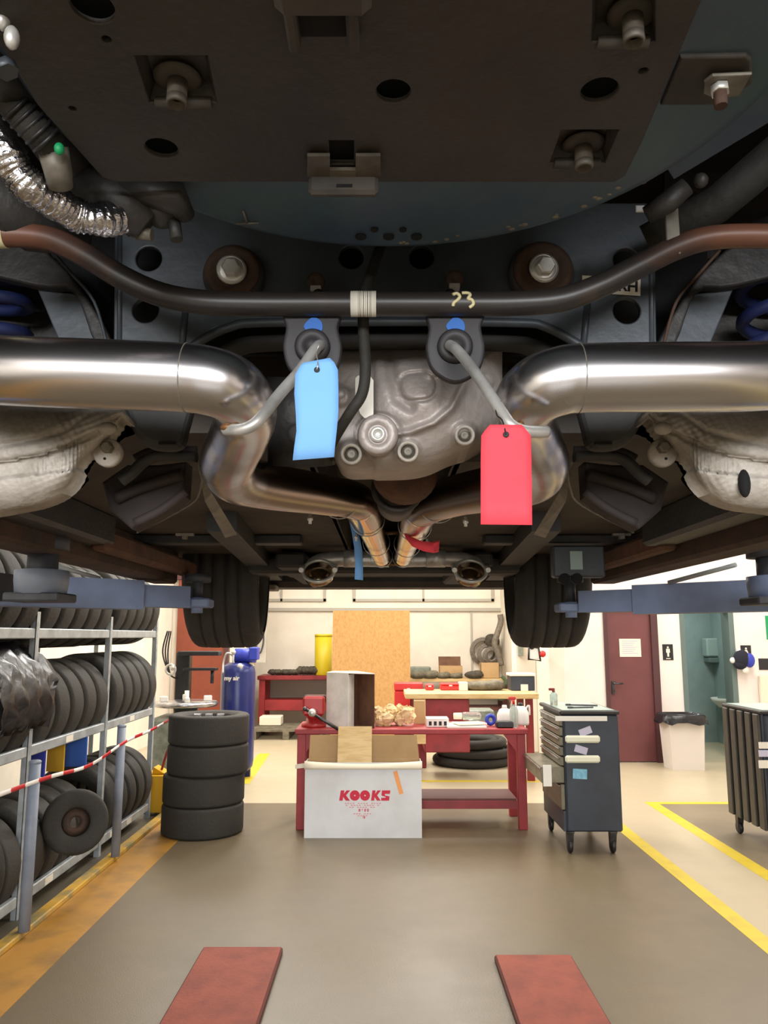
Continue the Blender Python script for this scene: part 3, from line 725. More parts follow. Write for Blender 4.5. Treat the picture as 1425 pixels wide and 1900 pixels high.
# black box with white label on wooden top
a, b = P(946, 1254, 9.85), P(990, 1254, 9.85)
bb = thing('equipment_case', ((a.x+b.x)/2, 9.95, zt), 'dark grey case with small white label on the right end of the wooden top', 'case')
obj('body', MB().bx(a.x, b.x, 9.78, 10.08, zt, a.z, .008), 'cart_navy', bb)
obj('lid', MB().bx(a.x-.01, b.x+.01, 9.77, 10.09, a.z, a.z+.03, .004), 'white_plastic', bb)
q = P(973, 1276, 9.78); obj('label', MB().bx(q.x-.045, q.x+.045, 9.776, 9.78, q.z-.04, q.z+.04), 'label_white', bb)
# black inner tubes on the floor
q = P(835, 1412, 9.9)
for i, (dx, R, hz) in enumerate(((0, .47, .056), (.03, .46, .168), (-.04, .44, .28))):
    single('rubber_hose_ring', MB().torus((1.16+dx, 10.65, hz), (0, 0, 1), R, .055, 40, 10).torus((1.16+dx, 10.65, hz), (0, 0, 1), R-.1, .05, 40, 10), 'rubber_worn', ['bottom black rubber ring lying on the floor behind the front bench', 'middle black rubber ring in the pile behind the front bench', 'top black rubber ring in the pile behind the front bench'][i], 'hose', 'rubber rings on the floor')
a = P(905, 1385, 10.4); single('grey_bin', MB().bx(a.x-.22, a.x+.22, 11.3, 11.7, 0, .62, .02), 'machine_grey', 'grey bin behind the rubber rings under the benches', 'bin')

# ------------------------------------------------------------------ front red bench
FY0, FY1 = 7.05, 7.68
xa, xb = P(547, 1360, FY0).x, P(981, 1360, FY0).x; zt = .845
fb = thing('front_red_bench', ((xa+xb)/2, (FY0+FY1)/2, 0), 'long red steel workbench nearest the camera, behind the white carton', 'workbench')
obj('worktop', MB().bx(xa, xb, FY0, FY1, zt-.045, zt, .006), 'bench_red_bright', fb)
for x, sx_ in ((xa+.02, 1), (xb-.10, -1)):
    for y in (FY0+.02, FY1-.1):
        obj('leg', MB().bx(x, x+.075, y, y+.07, 0, zt-.045, .004), 'bench_red_bright', fb)
    xx = x if sx_ < 0 else x+.075
    d = -.12*1 if sx_ < 0 else .12
    obj('gusset', MB().hexa([(xx, FY0+.03, zt-.2), (xx+d*.02, FY0+.03, zt-.2), (xx+d*.02, FY0+.036, zt-.2), (xx, FY0+.036, zt-.2), (xx, FY0+.03, zt-.046), (xx+d, FY0+.03, zt-.046), (xx+d, FY0+.036, zt-.046), (xx, FY0+.036, zt-.046)]), 'bench_red_bright', fb)
obj('lower_shelf', MB().bx(xa+.09, xb-.09, FY0+.06, FY1-.1, .20, .23, .003).bx(xa+.09, xb-.09, FY0+.04, FY0+.065, .17, .235), 'bench_red', fb)
obj('shelf_board', MB().bx(xa+.11, xb-.11, FY0+.07, FY1-.12, .23, .25), 'bench_brown', fb)
# vice
q = P(583, 1310, FY0+.15); vx = q.x; vy = FY0+.2
v = thing('bench_vice', (vx, vy, zt), 'red bench vice with steel handle on the left end of the front bench', 'vice')
obj('base', MB().lathe([(.09, 0), (.09, .02), (.06, .03), (.055, .06), (.001, .06)], (vx, vy, zt), (0, 0, 1), 24), 'vice_red', v)
obj('body', MB().bx(vx-.06, vx+.06, vy-.08, vy+.14, zt+.06, zt+.15, .02).bx(vx-.075, vx+.075, vy+.02, vy+.08, zt+.15, zt+.21, .01), 'vice_red', v)
obj('moving_jaw', MB().bx(vx-.075, vx+.075, vy-.1, vy-.03, zt+.08, zt+.21, .015), 'vice_red', v)
obj('jaw_plate', MB().bx(vx-.07, vx+.07, vy-.03, vy-.02, zt+.17, zt+.212).bx(vx-.07, vx+.07, vy+.01, vy+.02, zt+.17, zt+.212), 'steel_dark', v)
obj('screw', MB().cyl((vx, vy-.18, zt+.11), (vx, vy-.08, zt+.11), .02).ball((vx, vy-.19, zt+.11), .027), 'zinc', v)
obj('handle', MB().tube([(vx-.04, vy-.18, zt+.13), (vx+.18, vy-.19, zt-.0)], .011, 10).ball((vx-.05, vy-.18, zt+.135), .016), 'steel_dark', v)
v.scale = (1.3, 1.3, 1.3)
# box on the bench, lying on its side with the open end to the right
a = P(606, 1258, FY0+.02); wx0 = P(604, 1300, FY0+.05).x; wx1 = P(650, 1300, FY0+.05).x; wx2 = P(694, 1300, FY0+.05).x
cb = thing('upended_carton', ((wx0+wx2)/2, FY0+.25, zt), 'grey-white carton on the front bench with its dark open side facing out', 'box')
zt2 = zt+.475
A0 = Vector((wx0, FY0+.16, 0)); A1 = Vector((wx1-.02, FY0+.02, 0)); A2 = Vector((wx2, FY0+.06, 0)); A3 = Vector((wx2-.16, FY0+.42, 0)); A4 = Vector((wx0+.04, FY0+.42, 0))
def wall(m, p, q, z0, z1, th=.006):
    d = (q-p).normalized(); n = Vector((-d.y, d.x, 0))*th
    return m.hexa([(p.x, p.y, z0), (q.x, q.y, z0), (q.x+n.x, q.y+n.y, z0), (p.x+n.x, p.y+n.y, z0), (p.x, p.y, z1), (q.x, q.y, z1), (q.x+n.x, q.y+n.y, z1), (p.x+n.x, p.y+n.y, z1)])
m = MB(); wall(m, A0, A1, zt, zt2); obj('side_panel', m, 'carton_grey', cb)
m = MB(); m.add([(A0.x, A0.y, zt2), (A1.x, A1.y, zt2), (A2.x+.01, A2.y, zt2-.008), (A3.x+.0, A3.y, zt2), (A4.x, A4.y, zt2)]+[(A0.x, A0.y, zt2+.006), (A1.x, A1.y, zt2+.006), (A2.x+.01, A2.y, zt2-.002), (A3.x, A3.y, zt2+.006), (A4.x, A4.y, zt2+.006)], [(4, 3, 2, 1, 0), (5, 6, 7, 8, 9), (0, 1, 6, 5), (1, 2, 7, 6), (2, 3, 8, 7), (3, 4, 9, 8), (4, 0, 5, 9)]); obj('top_panel', m, 'carton_cream', cb)
m = MB(); wall(m, A4, A3, zt, zt2); wall(m, A3, A2, zt, zt2-.004); m.add([(p.x, p.y, zt+.004) for p in (A0, A1, A2, A3, A4)], [(0, 1, 2, 3, 4)]); obj('inner_panel', m, 'cardboard_dark', cb)
m = MB(); wall(m, A1+Vector((.003, 0, 0)), A1+Vector((.05, .12, 0)), zt, zt2-.01); obj('flap', m, 'carton_grey', cb)
# crumpled packing paper
for i, (px, py, Y, r, lb) in enumerate(((712, 1335, 7.3, .09, 'leftmost ball of crumpled tan paper right of the grey-white carton'), (732, 1325, 7.4, .11, 'middle ball of crumpled tan paper on the front bench'), (752, 1330, 7.3, .085, 'rightmost ball of crumpled tan paper on the front bench'))):
    m = MB(); q = P(px, py, Y)
    for k in range(9):
        a = random.random()*6.3; rr = r*.55
        m.ball((q.x+math.cos(a)*rr, Y+math.sin(a)*rr*.6, zt+.04+random.random()*r*.9), r*(.35+.3*random.random()), 6, (1, .8, 1.2))
    single('crumpled_paper', rough(m, .014), 'paper', lb, 'paper', 'crumpled paper on the front bench')
# cardboard upright
a, b = P(768, 1340, 7.45), P(789, 1340, 7.45)
single('cardboard_strip', MB().bx(a.x, b.x, 7.44, 7.50, zt, P(775, 1300, 7.45).z, .003), 'cardboard', 'upright tan cardboard strip standing on the front bench right of the paper', 'cardboard')
# small stuff at the right of the bench
a, b = P(791, 1345, 7.25), P(832, 1345, 7.25)
pt = thing('parts_box', ((a.x+b.x)/2, 7.3, zt), 'flat white box with dark printed marks on the front bench', 'box')
obj('body', MB().bx(a.x, b.x, 7.2, 7.4, zt, zt+.075, .003), 'white_plastic', pt)
for k in range(4): obj('printed_mark', MB().bx(a.x+.02+k*.045, a.x+.045+k*.045, 7.198, 7.2, zt+.015, zt+.05), 'ink', pt)
q = P(855, 1345, 7.2); single('paper_sheets', MB().bx(q.x-.13, q.x+.22, 7.1, 7.4, zt, zt+.018, .003).box((q.x+.08, 7.25, zt+.03), (.26, .2, .012), rz=.3), 'label_white', 'loose white papers on the front bench below the bottles', 'paper')
q = P(862, 1331, 7.35)
bt = thing('sealant_bottle', (q.x, 7.35, zt+.04), 'lying transparent grey bottle with cream cap on the papers', 'bottle')
obj('body', MB().lathe([(.001, 0), (.034, .004), (.036, .02), (.036, .15), (.02, .17), (.001, .17)], (q.x-.02, 7.35, zt+.082), (1, 0, 0), 20), 'clear_plastic', bt)
obj('cap', MB().lathe([(.001, -.08), (.028, -.08), (.03, -.005), (.001, 0)], (q.x-.02, 7.35, zt+.082), (1, 0, 0), 20), 'carton_cream', bt)
q = P(910, 1333, 7.3); single('tape_roll', MB().torus((q.x, 7.3, zt+.055), (.2, -1, 0), .036, .018, 24, 8), 'blue_plastic', 'blue roll of tape standing among the papers on the front bench', 'tape')
a = P(934, 1345, 7.2); single('dark_tray', MB().bx(a.x-.07, a.x+.08, 7.12, 7.25, zt, zt+.055, .01), 'black_plastic', 'small black tray before the white jugs on the front bench', 'tray')
for i, (px, r, h, lb) in enumerate(((938, .07, .15, 'left white plastic canister on the right end of the front bench'), (968, .075, .17, 'right white plastic canister with round cap on the front bench'))):
    q = P(px, 1335, 7.35); jg = thing('plastic_canister', (q.x, 7.4, zt), lb, 'canister')
    obj('body', MB().lathe([(.001, 0), (r*.95, 0), (r, .02), (r, h*.6), (r*.7, h*.9), (.02, h), (.001, h)], (q.x, 7.4, zt), (0, 0, 1), 24), 'white_plastic', jg)
    obj('cap', MB().lathe([(.02, 0), (.024, .002), (.022, .03), (.001, .03)], (q.x, 7.4, zt+h-.005), (0, 0, 1), 16), 'black_plastic' if i else 'white_plastic', jg)
    obj('handle', MB().tube([(q.x+r*.6, 7.4, zt+h*.8), (q.x+r*1.05, 7.4, zt+h*1.0), (q.x+r*1.1, 7.4, zt+h*.5)], .009, 8, n=4), 'white_plastic', jg)
q = P(955, 1340, 7.15)
sbt = thing('spray_bottle', (q.x, 7.18, zt), 'clear spray bottle with pale red nozzle at the right of the front bench', 'bottle')
obj('body', MB().lathe([(.001, 0), (.035, 0), (.038, .02), (.038, .15), (.014, .2), (.001, .2)], (q.x, 7.18, zt), (0, 0, 1), 20), 'clear_plastic', sbt)
obj('nozzle', MB().cyl((q.x, 7.18, zt+.2), (q.x, 7.18, zt+.24), .012).bx(q.x-.045, q.x+.02, 7.17, 7.19, zt+.24, zt+.265, .004).tube([(q.x-.02, 7.18, zt+.24), (q.x-.035, 7.18, zt+.2)], .004, 6), 'tool_red', sbt)

# ------------------------------------------------------------------ big white carton on the floor
a, b = P(564, 1555, 6.80), P(783, 1555, 6.80)
KY0, KY1 = 6.80, 7.03; KZ = P(670, 1415, 6.8).z
kb = thing('large_carton', ((a.x+b.x)/2, 6.9, 0), 'large white carton with bold red lettering on the floor, brown flaps open', 'box')
th = .007
obj('front_panel', MB().bx(a.x, b.x, KY0, KY0+th, 0, KZ), 'carton_white', kb)
obj('side_panel', MB().bx(a.x, a.x+th, KY0+th, KY1, 0, KZ), 'carton_white', kb)
obj('side_panel', MB().bx(b.x-th, b.x, KY0+th, KY1, 0, KZ), 'carton_white', kb)
obj('rear_panel', MB().bx(a.x+th, b.x-th, KY1-th, KY1, 0, KZ), 'cardboard', kb)
obj('bottom', MB().bx(a.x+th, b.x-th, KY0+th, KY1-th, 0, th), 'cardboard', kb)
obj('rear_flap', MB().hexa([(a.x+.01, KY1-.004, KZ), (b.x-.01, KY1-.004, KZ), (b.x-.01, KY1+.002, KZ), (a.x+.01, KY1+.002, KZ), (a.x+.02, KY1-.02, .80), (b.x-.03, KY1-.02, .80), (b.x-.03, KY1-.014, .80), (a.x+.02, KY1-.014, .80)]), 'cardboard_dark' if 0 else 'cardboard', kb)
f0, f1 = P(627, 1380, 6.95).x, P(690, 1380, 6.95).x
obj('loose_flap', MB().hexa([(f0, 6.86, KZ-.1), (f1, 6.86, KZ-.1), (f1, 6.866, KZ-.1), (f0, 6.866, KZ-.1), (f0, 6.99, zt+.03), (f1, 6.99, zt+.03), (f1, 6.996, zt+.03), (f0, 6.996, zt+.03)]), 'wood', kb)
rows = []
for i in range(4):
    s_ = i/3; row = []
    for k in range(13):
        u_ = k/12; row.append((a.x-.005+(b.x-a.x+.01)*u_, KY0-.001-.02*math.sin(s_*2.2), KZ+.012-.065*s_-.022*math.sin(math.pi*u_)*(1-s_)))
    rows.append(row)
obj('front_flap', MB().sheet(rows, .005), 'carton_cream', kb)
kc = (P(675, 1476, 6.8)); y_ = KY0-.0008
def ltr(m, pts, x, z, hgt, wd): m.plate([(x+p[0]*wd, z+p[1]*hgt) for p in pts], (), .0012, 0, (0, y_, 0))
m = MB(); hgt = .082; lw = .082; x0 = kc.x-.205; z0 = kc.z-hgt/2
K = [(0, 0), (.36, 0), (.40, .36), (.68, 0), (1.1, 0), (.70, .52), (1.12, 1), (.74, 1), (.48, .66), (.52, 1), (.16, 1)]
Sx = [(0, 0), (.95, 0), (1, .42), (.45, .5), (.45, .66), (1.05, .66), (1.1, 1), (.1, 1), (.02, .5), (.55, .36), (.5, .28), (0, .28)]
ltr(m, K, x0, z0, hgt, lw)
for k in (1, 2):
    cx_ = x0+.085*k+.045; m.plate(circ((cx_, z0+hgt/2), .042, 24), [circ((cx_, z0+hgt/2), .006, 10)], .0012, 0, (0, y_, 0))
ltr(m, K, x0+.265, z0, hgt, lw*.9); ltr(m, Sx, x0+.350, z0, hgt, lw*.85)
obj('brand_lettering', m, 'print_red', kb)
m = MB()
for r_, (wd, zz_) in enumerate(((.36, -.062), (.30, -.078), (.24, -.094), (.17, -.145), (.10, -.160))):
    n_ = int(wd/.022)
    for k in range(n_):
        if (k*7+r_*3) % 5 == 0: continue
        xx = kc.x-wd/2+k*.022; m.bx(xx, xx+.014, KY0-.0016, KY0-.0002, kc.z+zz_-.004, kc.z+zz_+.004)
obj('fine_print', m, 'print_pink', kb)
obj('small_print', MB().text('8 6 0 0', .03, (kc.x, KY0-.001, kc.z-.118), t=.0005, bold=.001).text('60', .024, (kc.x, KY0-.001, kc.z-.175), t=.0005, bold=.001), 'print_red', kb)
q = P(739, 1452, 6.8)
obj('tape_strip', MB().box((q.x, KY0-.0015, q.z), (.036, .001, .19), R=Matrix.Rotation(-.28, 3, 'Y')), 'orange_tape', kb)
q = P(556, 1426, 6.8)
single('cardboard_offcut', MB().hexa([(q.x-.06, 7.0, q.z-.035), (q.x+.05, 6.98, q.z-.02), (q.x+.05, 6.985, q.z-.02), (q.x-.06, 7.005, q.z-.035), (q.x-.06, 7.0, q.z), (q.x+.05, 6.98, q.z+.02), (q.x+.05, 6.985, q.z+.02), (q.x-.06, 7.005, q.z)]), 'carton_cream', 'thin cream strip sticking out left of the white carton', 'cardboard')

# ------------------------------------------------------------------ tool carts
def cart(x0, x1, y0, y1, lb, near):
    t_ = thing('tool_cart', ((x0+x1)/2, (y0+y1)/2, 0), lb, 'tool cart')
    zb, zt_ = .165, 1.04
    obj('cabinet', MB().bx(x0+.03, x1, y0, y1, zb, zt_, .012), 'cart_navy', t_)
    obj('top', MB().bx(x0, x1+.01, y0-.01, y1+.01, zt_, zt_+.03, .008), 'black_plastic', t_)
    obj('top_mat', MB().bx(x0+.03, x1-.02, y0+.02, y1-.02, zt_+.03, zt_+.034), 'mirror_grey', t_)
    z = zt_-.02; hs = [.075]*5+[.13, .2] if near else []
    for i, h in enumerate(hs):
        if z-h < zb: break
        ex = .0
        if near and i == 5: ex = .15
        d = obj('drawer', MB().bx(x0-ex, x0+.03, y0+.03, y1-.03, z-h+.006, z-.004, .004), 'drawer_tan' if near else 'cart_ribs', t_)
        if ex:
            obj('drawer_side', MB().bx(x0-ex+.0, x0+.02, y0+.028, y0+.036, z-h+.012, z-.02), 'drawer_tan', d)
        obj('handle', MB().bx(x0-ex-.014, x0-ex, y0+.05, y1-.05, z-.024, z-.012, .003), 'alloy' if near else 'cart_ribs', d)
        z -= h
    if not near:
        for k in range(5):
            yy = y0+.07+k*(y1-y0-.14)/4
            obj('vertical_rib', MB().bx(x0-.015, x0+.01, yy-.045, yy+.045, zb, zt_, .006), 'cart_ribs', t_)
    if not near: z = zt_
    obj('front_panel' if not near else 'lower_panel', MB().bx(x0+.01, x0+.03, y0+.02, y1-.02, zb, max(z, zb+.02)), 'cart_navy', t_)
    for (x, y) in ((x0+.06, y0+.05), (x1-.07, y0+.05), (x0+.06, y1-.06), (x1-.07, y1-.06)):
        cs = obj('caster', MB().bx(x-.03, x+.03, y-.035, y+.035, zb-.015, zb, .003).hexa([(x-.022, y-.01, .05), (x+.022, y-.01, .05), (x+.022, y+.03, .05), (x-.022, y+.03, .05), (x-.025, y-.03, zb-.015), (x+.025, y-.03, zb-.015), (x+.025, y+.03, zb-.015), (x-.025, y+.03, zb-.015)]), 'steel_dark', t_)
        obj('wheel', MB().lathe([(.001, -.016), (.045, -.016), (.052, -.008), (.052, .008), (.045, .016), (.001, .016)], (x, y+.012, .052), (1, 0, 0), 20), 'black_plastic', cs)
    return t_
CY = 6.3
t1 = cart(1.375, 1.835, CY, 7.1, 'dark navy tool cart on casters with stickers, right of the front red bench', True)
def sticker(parent, px, py, w_, h_, m, rot=0, Y=CY):
    q = P(px, py, Y); obj('sticker', MB().box((q.x, Y-.002, q.z), (w_, .003, h_), R=Matrix.Rotation(rot, 3, 'Y'), ch=.001), m, parent)
for py in (1371, 1408):
    q = P(1080, py, CY); obj('grip_handle', MB().bx(q.x-.135, q.x+.135, CY-.03, CY, q.z-.028, q.z+.028, .013), 'sticker_cream', t1)
sticker(t1, 1086, 1357, .10, .055, 'sticker_lilac', -.35); sticker(t1, 1078, 1391, .10, .055, 'sticker_lilac', .3)
sticker(t1, 1076, 1436, .11, .075, 'sticker_blue', .05)
q0 = P(1030, 1333, CY); q1 = P(1126, 1333, CY)
obj('edge_strip', MB().bx(q0.x, q1.x, CY-.012, CY-.003, q0.z-.02, q0.z+.018, .003), 'white_plastic', t1)
obj('label_tag', MB().bx(1.235, 1.30, CY+.005, CY+.012, .50, .66), 'white_plastic', t1)
obj('side_hook', MB().bx(1.845, 1.86, CY+.1, CY+.3, .55, .75, .005), 'tool_red', t1)
q = P(1012, 1310, 6.6)
sc_ = thing('spray_bottle', (1.43, 6.75, 1.074), 'clear spray bottle standing on the near tool cart', 'bottle')
obj('body', MB().lathe([(.001, 0), (.03, 0), (.032, .01), (.032, .085), (.012, .11), (.001, .11)], (1.43, 6.75, 1.074), (0, 0, 1), 20), 'clear_plastic', sc_)
obj('nozzle', MB().cyl((1.43, 6.75, 1.18), (1.43, 6.75, 1.2), .012).bx(1.39, 1.44, 6.74, 6.76, 1.195, 1.215, .003), 'bench_red', sc_)
for i, (x, y, l, rz, lb) in enumerate(((1.6, 6.5, .2, .2, 'dark spanner lying on top of the near tool cart, the closer one'), (1.66, 6.7, .24, -.3, 'dark spanner lying on top of the near tool cart, the farther one'))):
    single('spanner', MB().box((x, y, 1.08), (l, .02, .01), rz=rz, ch=.002).cyl((x-l/2*math.cos(rz), y-l/2*math.sin(rz), 1.075), (x-l/2*math.cos(rz), y-l/2*math.sin(rz), 1.088), .022, 14), 'steel_dark', lb, 'tool')
t2 = cart(2.95, 3.42, 6.3, 7.0, 'dark tool cart with ribbed front at the right edge of the picture', False)
q = P(1415, 1385, CY)
for (py, h_, m) in ((1383, .05, 'label_white'), (1398, .05, 'sticker_lilac'), (1418, .06, 'label_white')): sticker(t2, 1424, py, .14, h_, m)

# ------------------------------------------------------------------ bin, signs and small wall things at the right
a, b, d_ = P(1238, 1424, 10.2), P(1302, 1424, 10.2), 10.1
tb = thing('waste_bin', ((a.x+b.x)/2, 10.25, 0), 'white waste bin with black liner folded over the rim, beside the maroon door', 'bin')
zt_ = .60
obj('body', MB().hexa([(a.x+.03, 10.08, 0), (b.x-.01, 10.08, 0), (b.x-.01, 10.4, 0), (a.x+.03, 10.4, 0), (a.x, 10.05, zt_), (b.x+.01, 10.05, zt_), (b.x+.01, 10.42, zt_), (a.x, 10.42, zt_)]), 'bin_white', tb)
m = MB(); rows = []
for i in range(5):
    row = []
    for k in range(24):
        an = 2*math.pi*k/24; cx_, cy_ = (a.x+b.x)/2, 10.235
        rx, ry = .27+.015*math.sin(k*2.1+i), .23+.012*math.sin(k*3.1)
        sc2 = (.80, .97, 1.03, 1.07, 1.10)[i]; zz_ = (zt_+.02, zt_+.075, zt_+.06, zt_+.02, zt_-.03-.02*math.sin(k*1.7))[i]
        q4 = lambda c_: math.copysign(abs(c_)**.6, c_)
        row.append((cx_+q4(math.cos(an))*rx*sc2, cy_+q4(math.sin(an))*ry*sc2, zz_))
    row.append(row[0]); rows.append(row)
m.sheet(rows, .003, (0, 0, 1)); m.add([rows[0][k] for k in range(24)], [tuple(range(24))])
obj('liner', m, 'bin_bag', tb)
def wc_sign(px, py, lb, kind):
    q = P(px, py, YR); t_ = thing('washroom_sign', (q.x, YR-.005, q.z-.1), lb, 'sign')
    obj('panel', MB().bx(q.x-.07, q.x+.07, YR-.01, YR-.001, q.z-.105, q.z+.105, .002), 'sign_black', t_)
    y = YR-.011
    m = MB().plate(circ((q.x, q.z+.063), .013, 16), (), .002, 0, (0, y, 0))
    if kind == 'm': m.plate([(q.x-.024, q.z+.045), (q.x+.024, q.z+.045), (q.x+.026, q.z-.005), (q.x+.013, q.z-.01), (q.x+.012, q.z-.06), (q.x-.012, q.z-.06), (q.x-.013, q.z-.01), (q.x-.026, q.z-.005)], (), .002, 0, (0, y, 0))
    else: m.plate([(q.x-.014, q.z+.045), (q.x+.014, q.z+.045), (q.x+.036, q.z-.02), (q.x+.01, q.z-.022), (q.x+.008, q.z-.06), (q.x-.008, q.z-.06), (q.x-.01, q.z-.022), (q.x-.036, q.z-.02)], (), .002, 0, (0, y, 0))
    m.bx(q.x-.03, q.x+.03, YR-.012, YR-.010, q.z-.09, q.z-.08)
    obj('pictogram', m, 'label_white', t_)
wc_sign(1239, 1210, 'black washroom sign with white standing figure, between maroon door and washroom opening', 'm')
wc_sign(1384, 1212, 'black washroom sign with white figure, right of the washroom opening', 'w')
q = P(1170, 1202, YR)
pn = thing('door_notice', (q.x, YR+.015, q.z-.13), 'white paper notice with faint printing taped to the maroon door', 'notice')
obj('paper_sheet', MB().bx(q.x-.145, q.x+.145, YR+.015, YR+.019, q.z-.12, q.z+.12), 'label_white', pn)
m = MB()
for k in range(7): m.bx(q.x-.11, q.x+.1-.03*(k % 3), YR+.0135, YR+.0150, q.z+.085-k*.027, q.z+.093-k*.027)
obj('text_lines', m, 'sticker_lilac', pn)
q = P(1326, 1203, YR+1.9); t_ = thing('towel_dispenser', (q.x, YR+1.9, q.z-.15), 'pale grey paper towel dispenser on the washroom wall', 'dispenser')
obj('body', MB().bx(q.x-.17, q.x+.15, YR+1.78, YR+1.99, q.z-.13, q.z+.16, .02), 'mirror_grey', t_)
obj('tray', MB().bx(q.x-.15, q.x+.15, YR+1.76, YR+1.99, q.z-.22, q.z-.14, .01), 'wc_door', t_)
q = P(1352, 1300, YR+1.6); t_ = thing('washbasin', (q.x, YR+1.7, q.z-.1), 'small pale washbasin partly hidden by the washroom door frame', 'sink')
obj('bowl', MB().lathe([(.001, -.12), (.12, -.11), (.22, -.02), (.24, .03), (.23, .035), (.2, .0), (.001, -.08)], (q.x+.02, YR+1.7, q.z), (0, 0, 1), 32), 'white_plastic', t_)
obj('pedestal', MB().lathe([(.1, 0), (.07, .3), (.08, q.z-.11)], (q.x+.02, YR+1.7, 0), (0, 0, 1), 24), 'white_plastic', t_)
# bag of cloths hanging on frame by the opening
q = P(1375, 1225, YR-.06)
ck = thing('hanging_jacket', (q.x, YR-.06, q.z-.16), 'dark and blue garment bundle hanging on the washroom door frame', 'clothing')
obj('bundle', MB().ball((q.x-.01, YR-.1, q.z+.02), .11, 14, (1, .6, 1.1)).ball((q.x-.03, YR-.1, q.z-.05), .09, 12, (1, .6, .8)), 'dark_cloth', ck)
obj('blue_part', MB().ball((q.x+.09, YR-.11, q.z+.0), .08, 12, (.9, .6, 1.2)), 'blue_plastic', ck)
for (dx, dz, r_) in ((-.13, 0, .04), (.03, -.13, .05), (-.04, .13, .03)): obj('pale_part', MB().ball((q.x+dx, YR-.1, q.z+dz), r_, 10, (1, .6, 1)), 'white_plastic', ck)
q = P(1422, 1240, YR)
single('wall_poster', MB().bx(q.x-.1, q.x+.35, YR-.008, YR-.001, q.z-.02, q.z+.13), 'sign_black', 'dark framed picture on the white wall at the right edge', 'picture')
q = P(1418, 1300, YR)
single('radiator_panel', MB().bx(q.x-.08, q.x+.5, YR-.1, YR-.03, .2, q.z+.33, .01), 'carton_cream', 'cream panel under the dark picture at the right edge', 'panel')
q = P(1424, 1170, YR); single('green_sign', MB().bx(q.x-.02, q.x+.25, YR-.01, YR-.001, q.z-.12, q.z+.2), 'green_clip', 'green sign strip high on the wall at the right edge', 'sign')
# gadgets on the column
q = P(990, 1212, YR-.1)
ex = thing('wall_lantern', (q.x, YR-.1, q.z-.1), 'black framed lantern with red knob hanging beside the white column', 'lantern')
obj('frame', MB().tube([(q.x-.07, YR-.1, q.z-.08), (q.x-.06, YR-.1, q.z+.08), (q.x+.07, YR-.1, q.z+.07), (q.x+.09, YR-.1, q.z-.1)], .016, 8, closed=True).ball((q.x-.02, YR-.1, q.z+.12), .055, 12, (.9, .7, 1.3)), 'sign_black', ex)
obj('face', MB().bx(q.x-.055, q.x+.075, YR-.1, YR-.06, q.z-.08, q.z+.07, .005), 'white_plastic', ex)
obj('red_knob', MB().ball((q.x+.12, YR-.1, q.z-.01), .045, 12), 'tool_red', ex)
obj('hook', MB().bx(q.x-.02, q.x+.02, YR-.1, YR, q.z+.1, q.z+.125), 'sign_black', ex)
q = P(960, 1140, YR+.85)
cd = thing('column_fitting', (q.x, YR+.85, q.z-.1), 'pale grey fitting with thin cables on the white column beside the front tyre', 'cable')
obj('bracket', MB().bx(q.x-.06, q.x+.06, YR+.8, YR+.9, q.z-.06, q.z+.05, .01), 'trim_grey', cd)
obj('cable', MB().tube([(q.x, YR+.84, q.z-.05), (q.x-.04, YR+.82, q.z-.3), (q.x+.04, YR+.84, q.z-.5)], .008, 6, n=5), 'trim_grey', cd)
obj('switch_box', MB().bx(q.x-.0, q.x+.07, YR+.83, YR+.9, q.z-.6, q.z-.42, .005), 'machine_grey', cd)

# ------------------------------------------------------------------ rubber mats of the lift
for (x0, x1, y1, lb) in ((-.955, -.533, 4.433, 'left red-brown flat ramp block on the floor'), (.567, .965, 4.33, 'right red-brown flat ramp block on the floor')):
    t_ = thing('floor_ramp', ((x0+x1)/2, 3.6, 0), lb, 'ramp', 'flat ramp blocks on the floor')
    obj('slab', MB().bx(x0, x1, 2.6, y1-.0, 0, .028, .006), 'mat_edge', t_)
    obj('tread_surface', MB().bx(x0+.008, x1-.008, 2.61, y1-.008, .028, .033, .002), 'mat_red', t_)

# ------------------------------------------------------------------ the raised car (seen from below its tail)
car = thing('car', (0, 2.3, 1.6), 'underside of a raised car seen from its tail, with polished twin exhaust pipes', 'car')
def pdist(x, y, pl):
    b = 1e9
    for i in range(len(pl)-1):
        ax, ay = pl[i]; bx_, by = pl[i+1]; dx, dy = bx_-ax, by-ay
        t_ = max(0, min(1, ((x-ax)*dx+(y-ay)*dy)/(dx*dx+dy*dy+1e-9)))
        b = min(b, math.hypot(x-ax-t_*dx, y-ay-t_*dy))
    return b
def relief(cols, Y0, fn, nu=60, nv=36, back=.03):
    C_ = crom([(c[0], c[1], c[2]) for c in cols], 12)
    m = MB(); rows = []; n = len(C_)
    for i in range(nu+1):
        f = i/nu*(n-1); k = min(int(f), n-2); c = C_[k].lerp(C_[k+1], f-k); row = []
        for j in range(nv+1):
            v = j/nv; x, y = c.x, c.y+(c.z-c.y)*v
            row.append(P(x, y, Y0-fn(x, y, i/nu, v)))
        rows.append(row)
    a = [p for r in rows for p in r]; w_ = nv+1; k = len(a)
    vs = a+[Vector((p.x, Y0+back, p.z)) for p in a]; fs = []
    for i in range(nu):
        for j in range(nv):
            q = (i*w_+j, i*w_+j+1, (i+1)*w_+j+1, (i+1)*w_+j); fs.append(q); fs.append(tuple(x+k for x in q[::-1]))
    rim = [j for j in range(w_)]+[i*w_+nv for i in range(1, nu+1)]+[nu*w_+j for j in range(nv-1, -1, -1)]+[i*w_ for i in range(nu-1, 0, -1)]
    for i in range(len(rim)):
        p, q = rim[i], rim[(i+1) % len(rim)]; fs.append((p, p+k, q+k, q))
    return m.add(vs, fs, True)
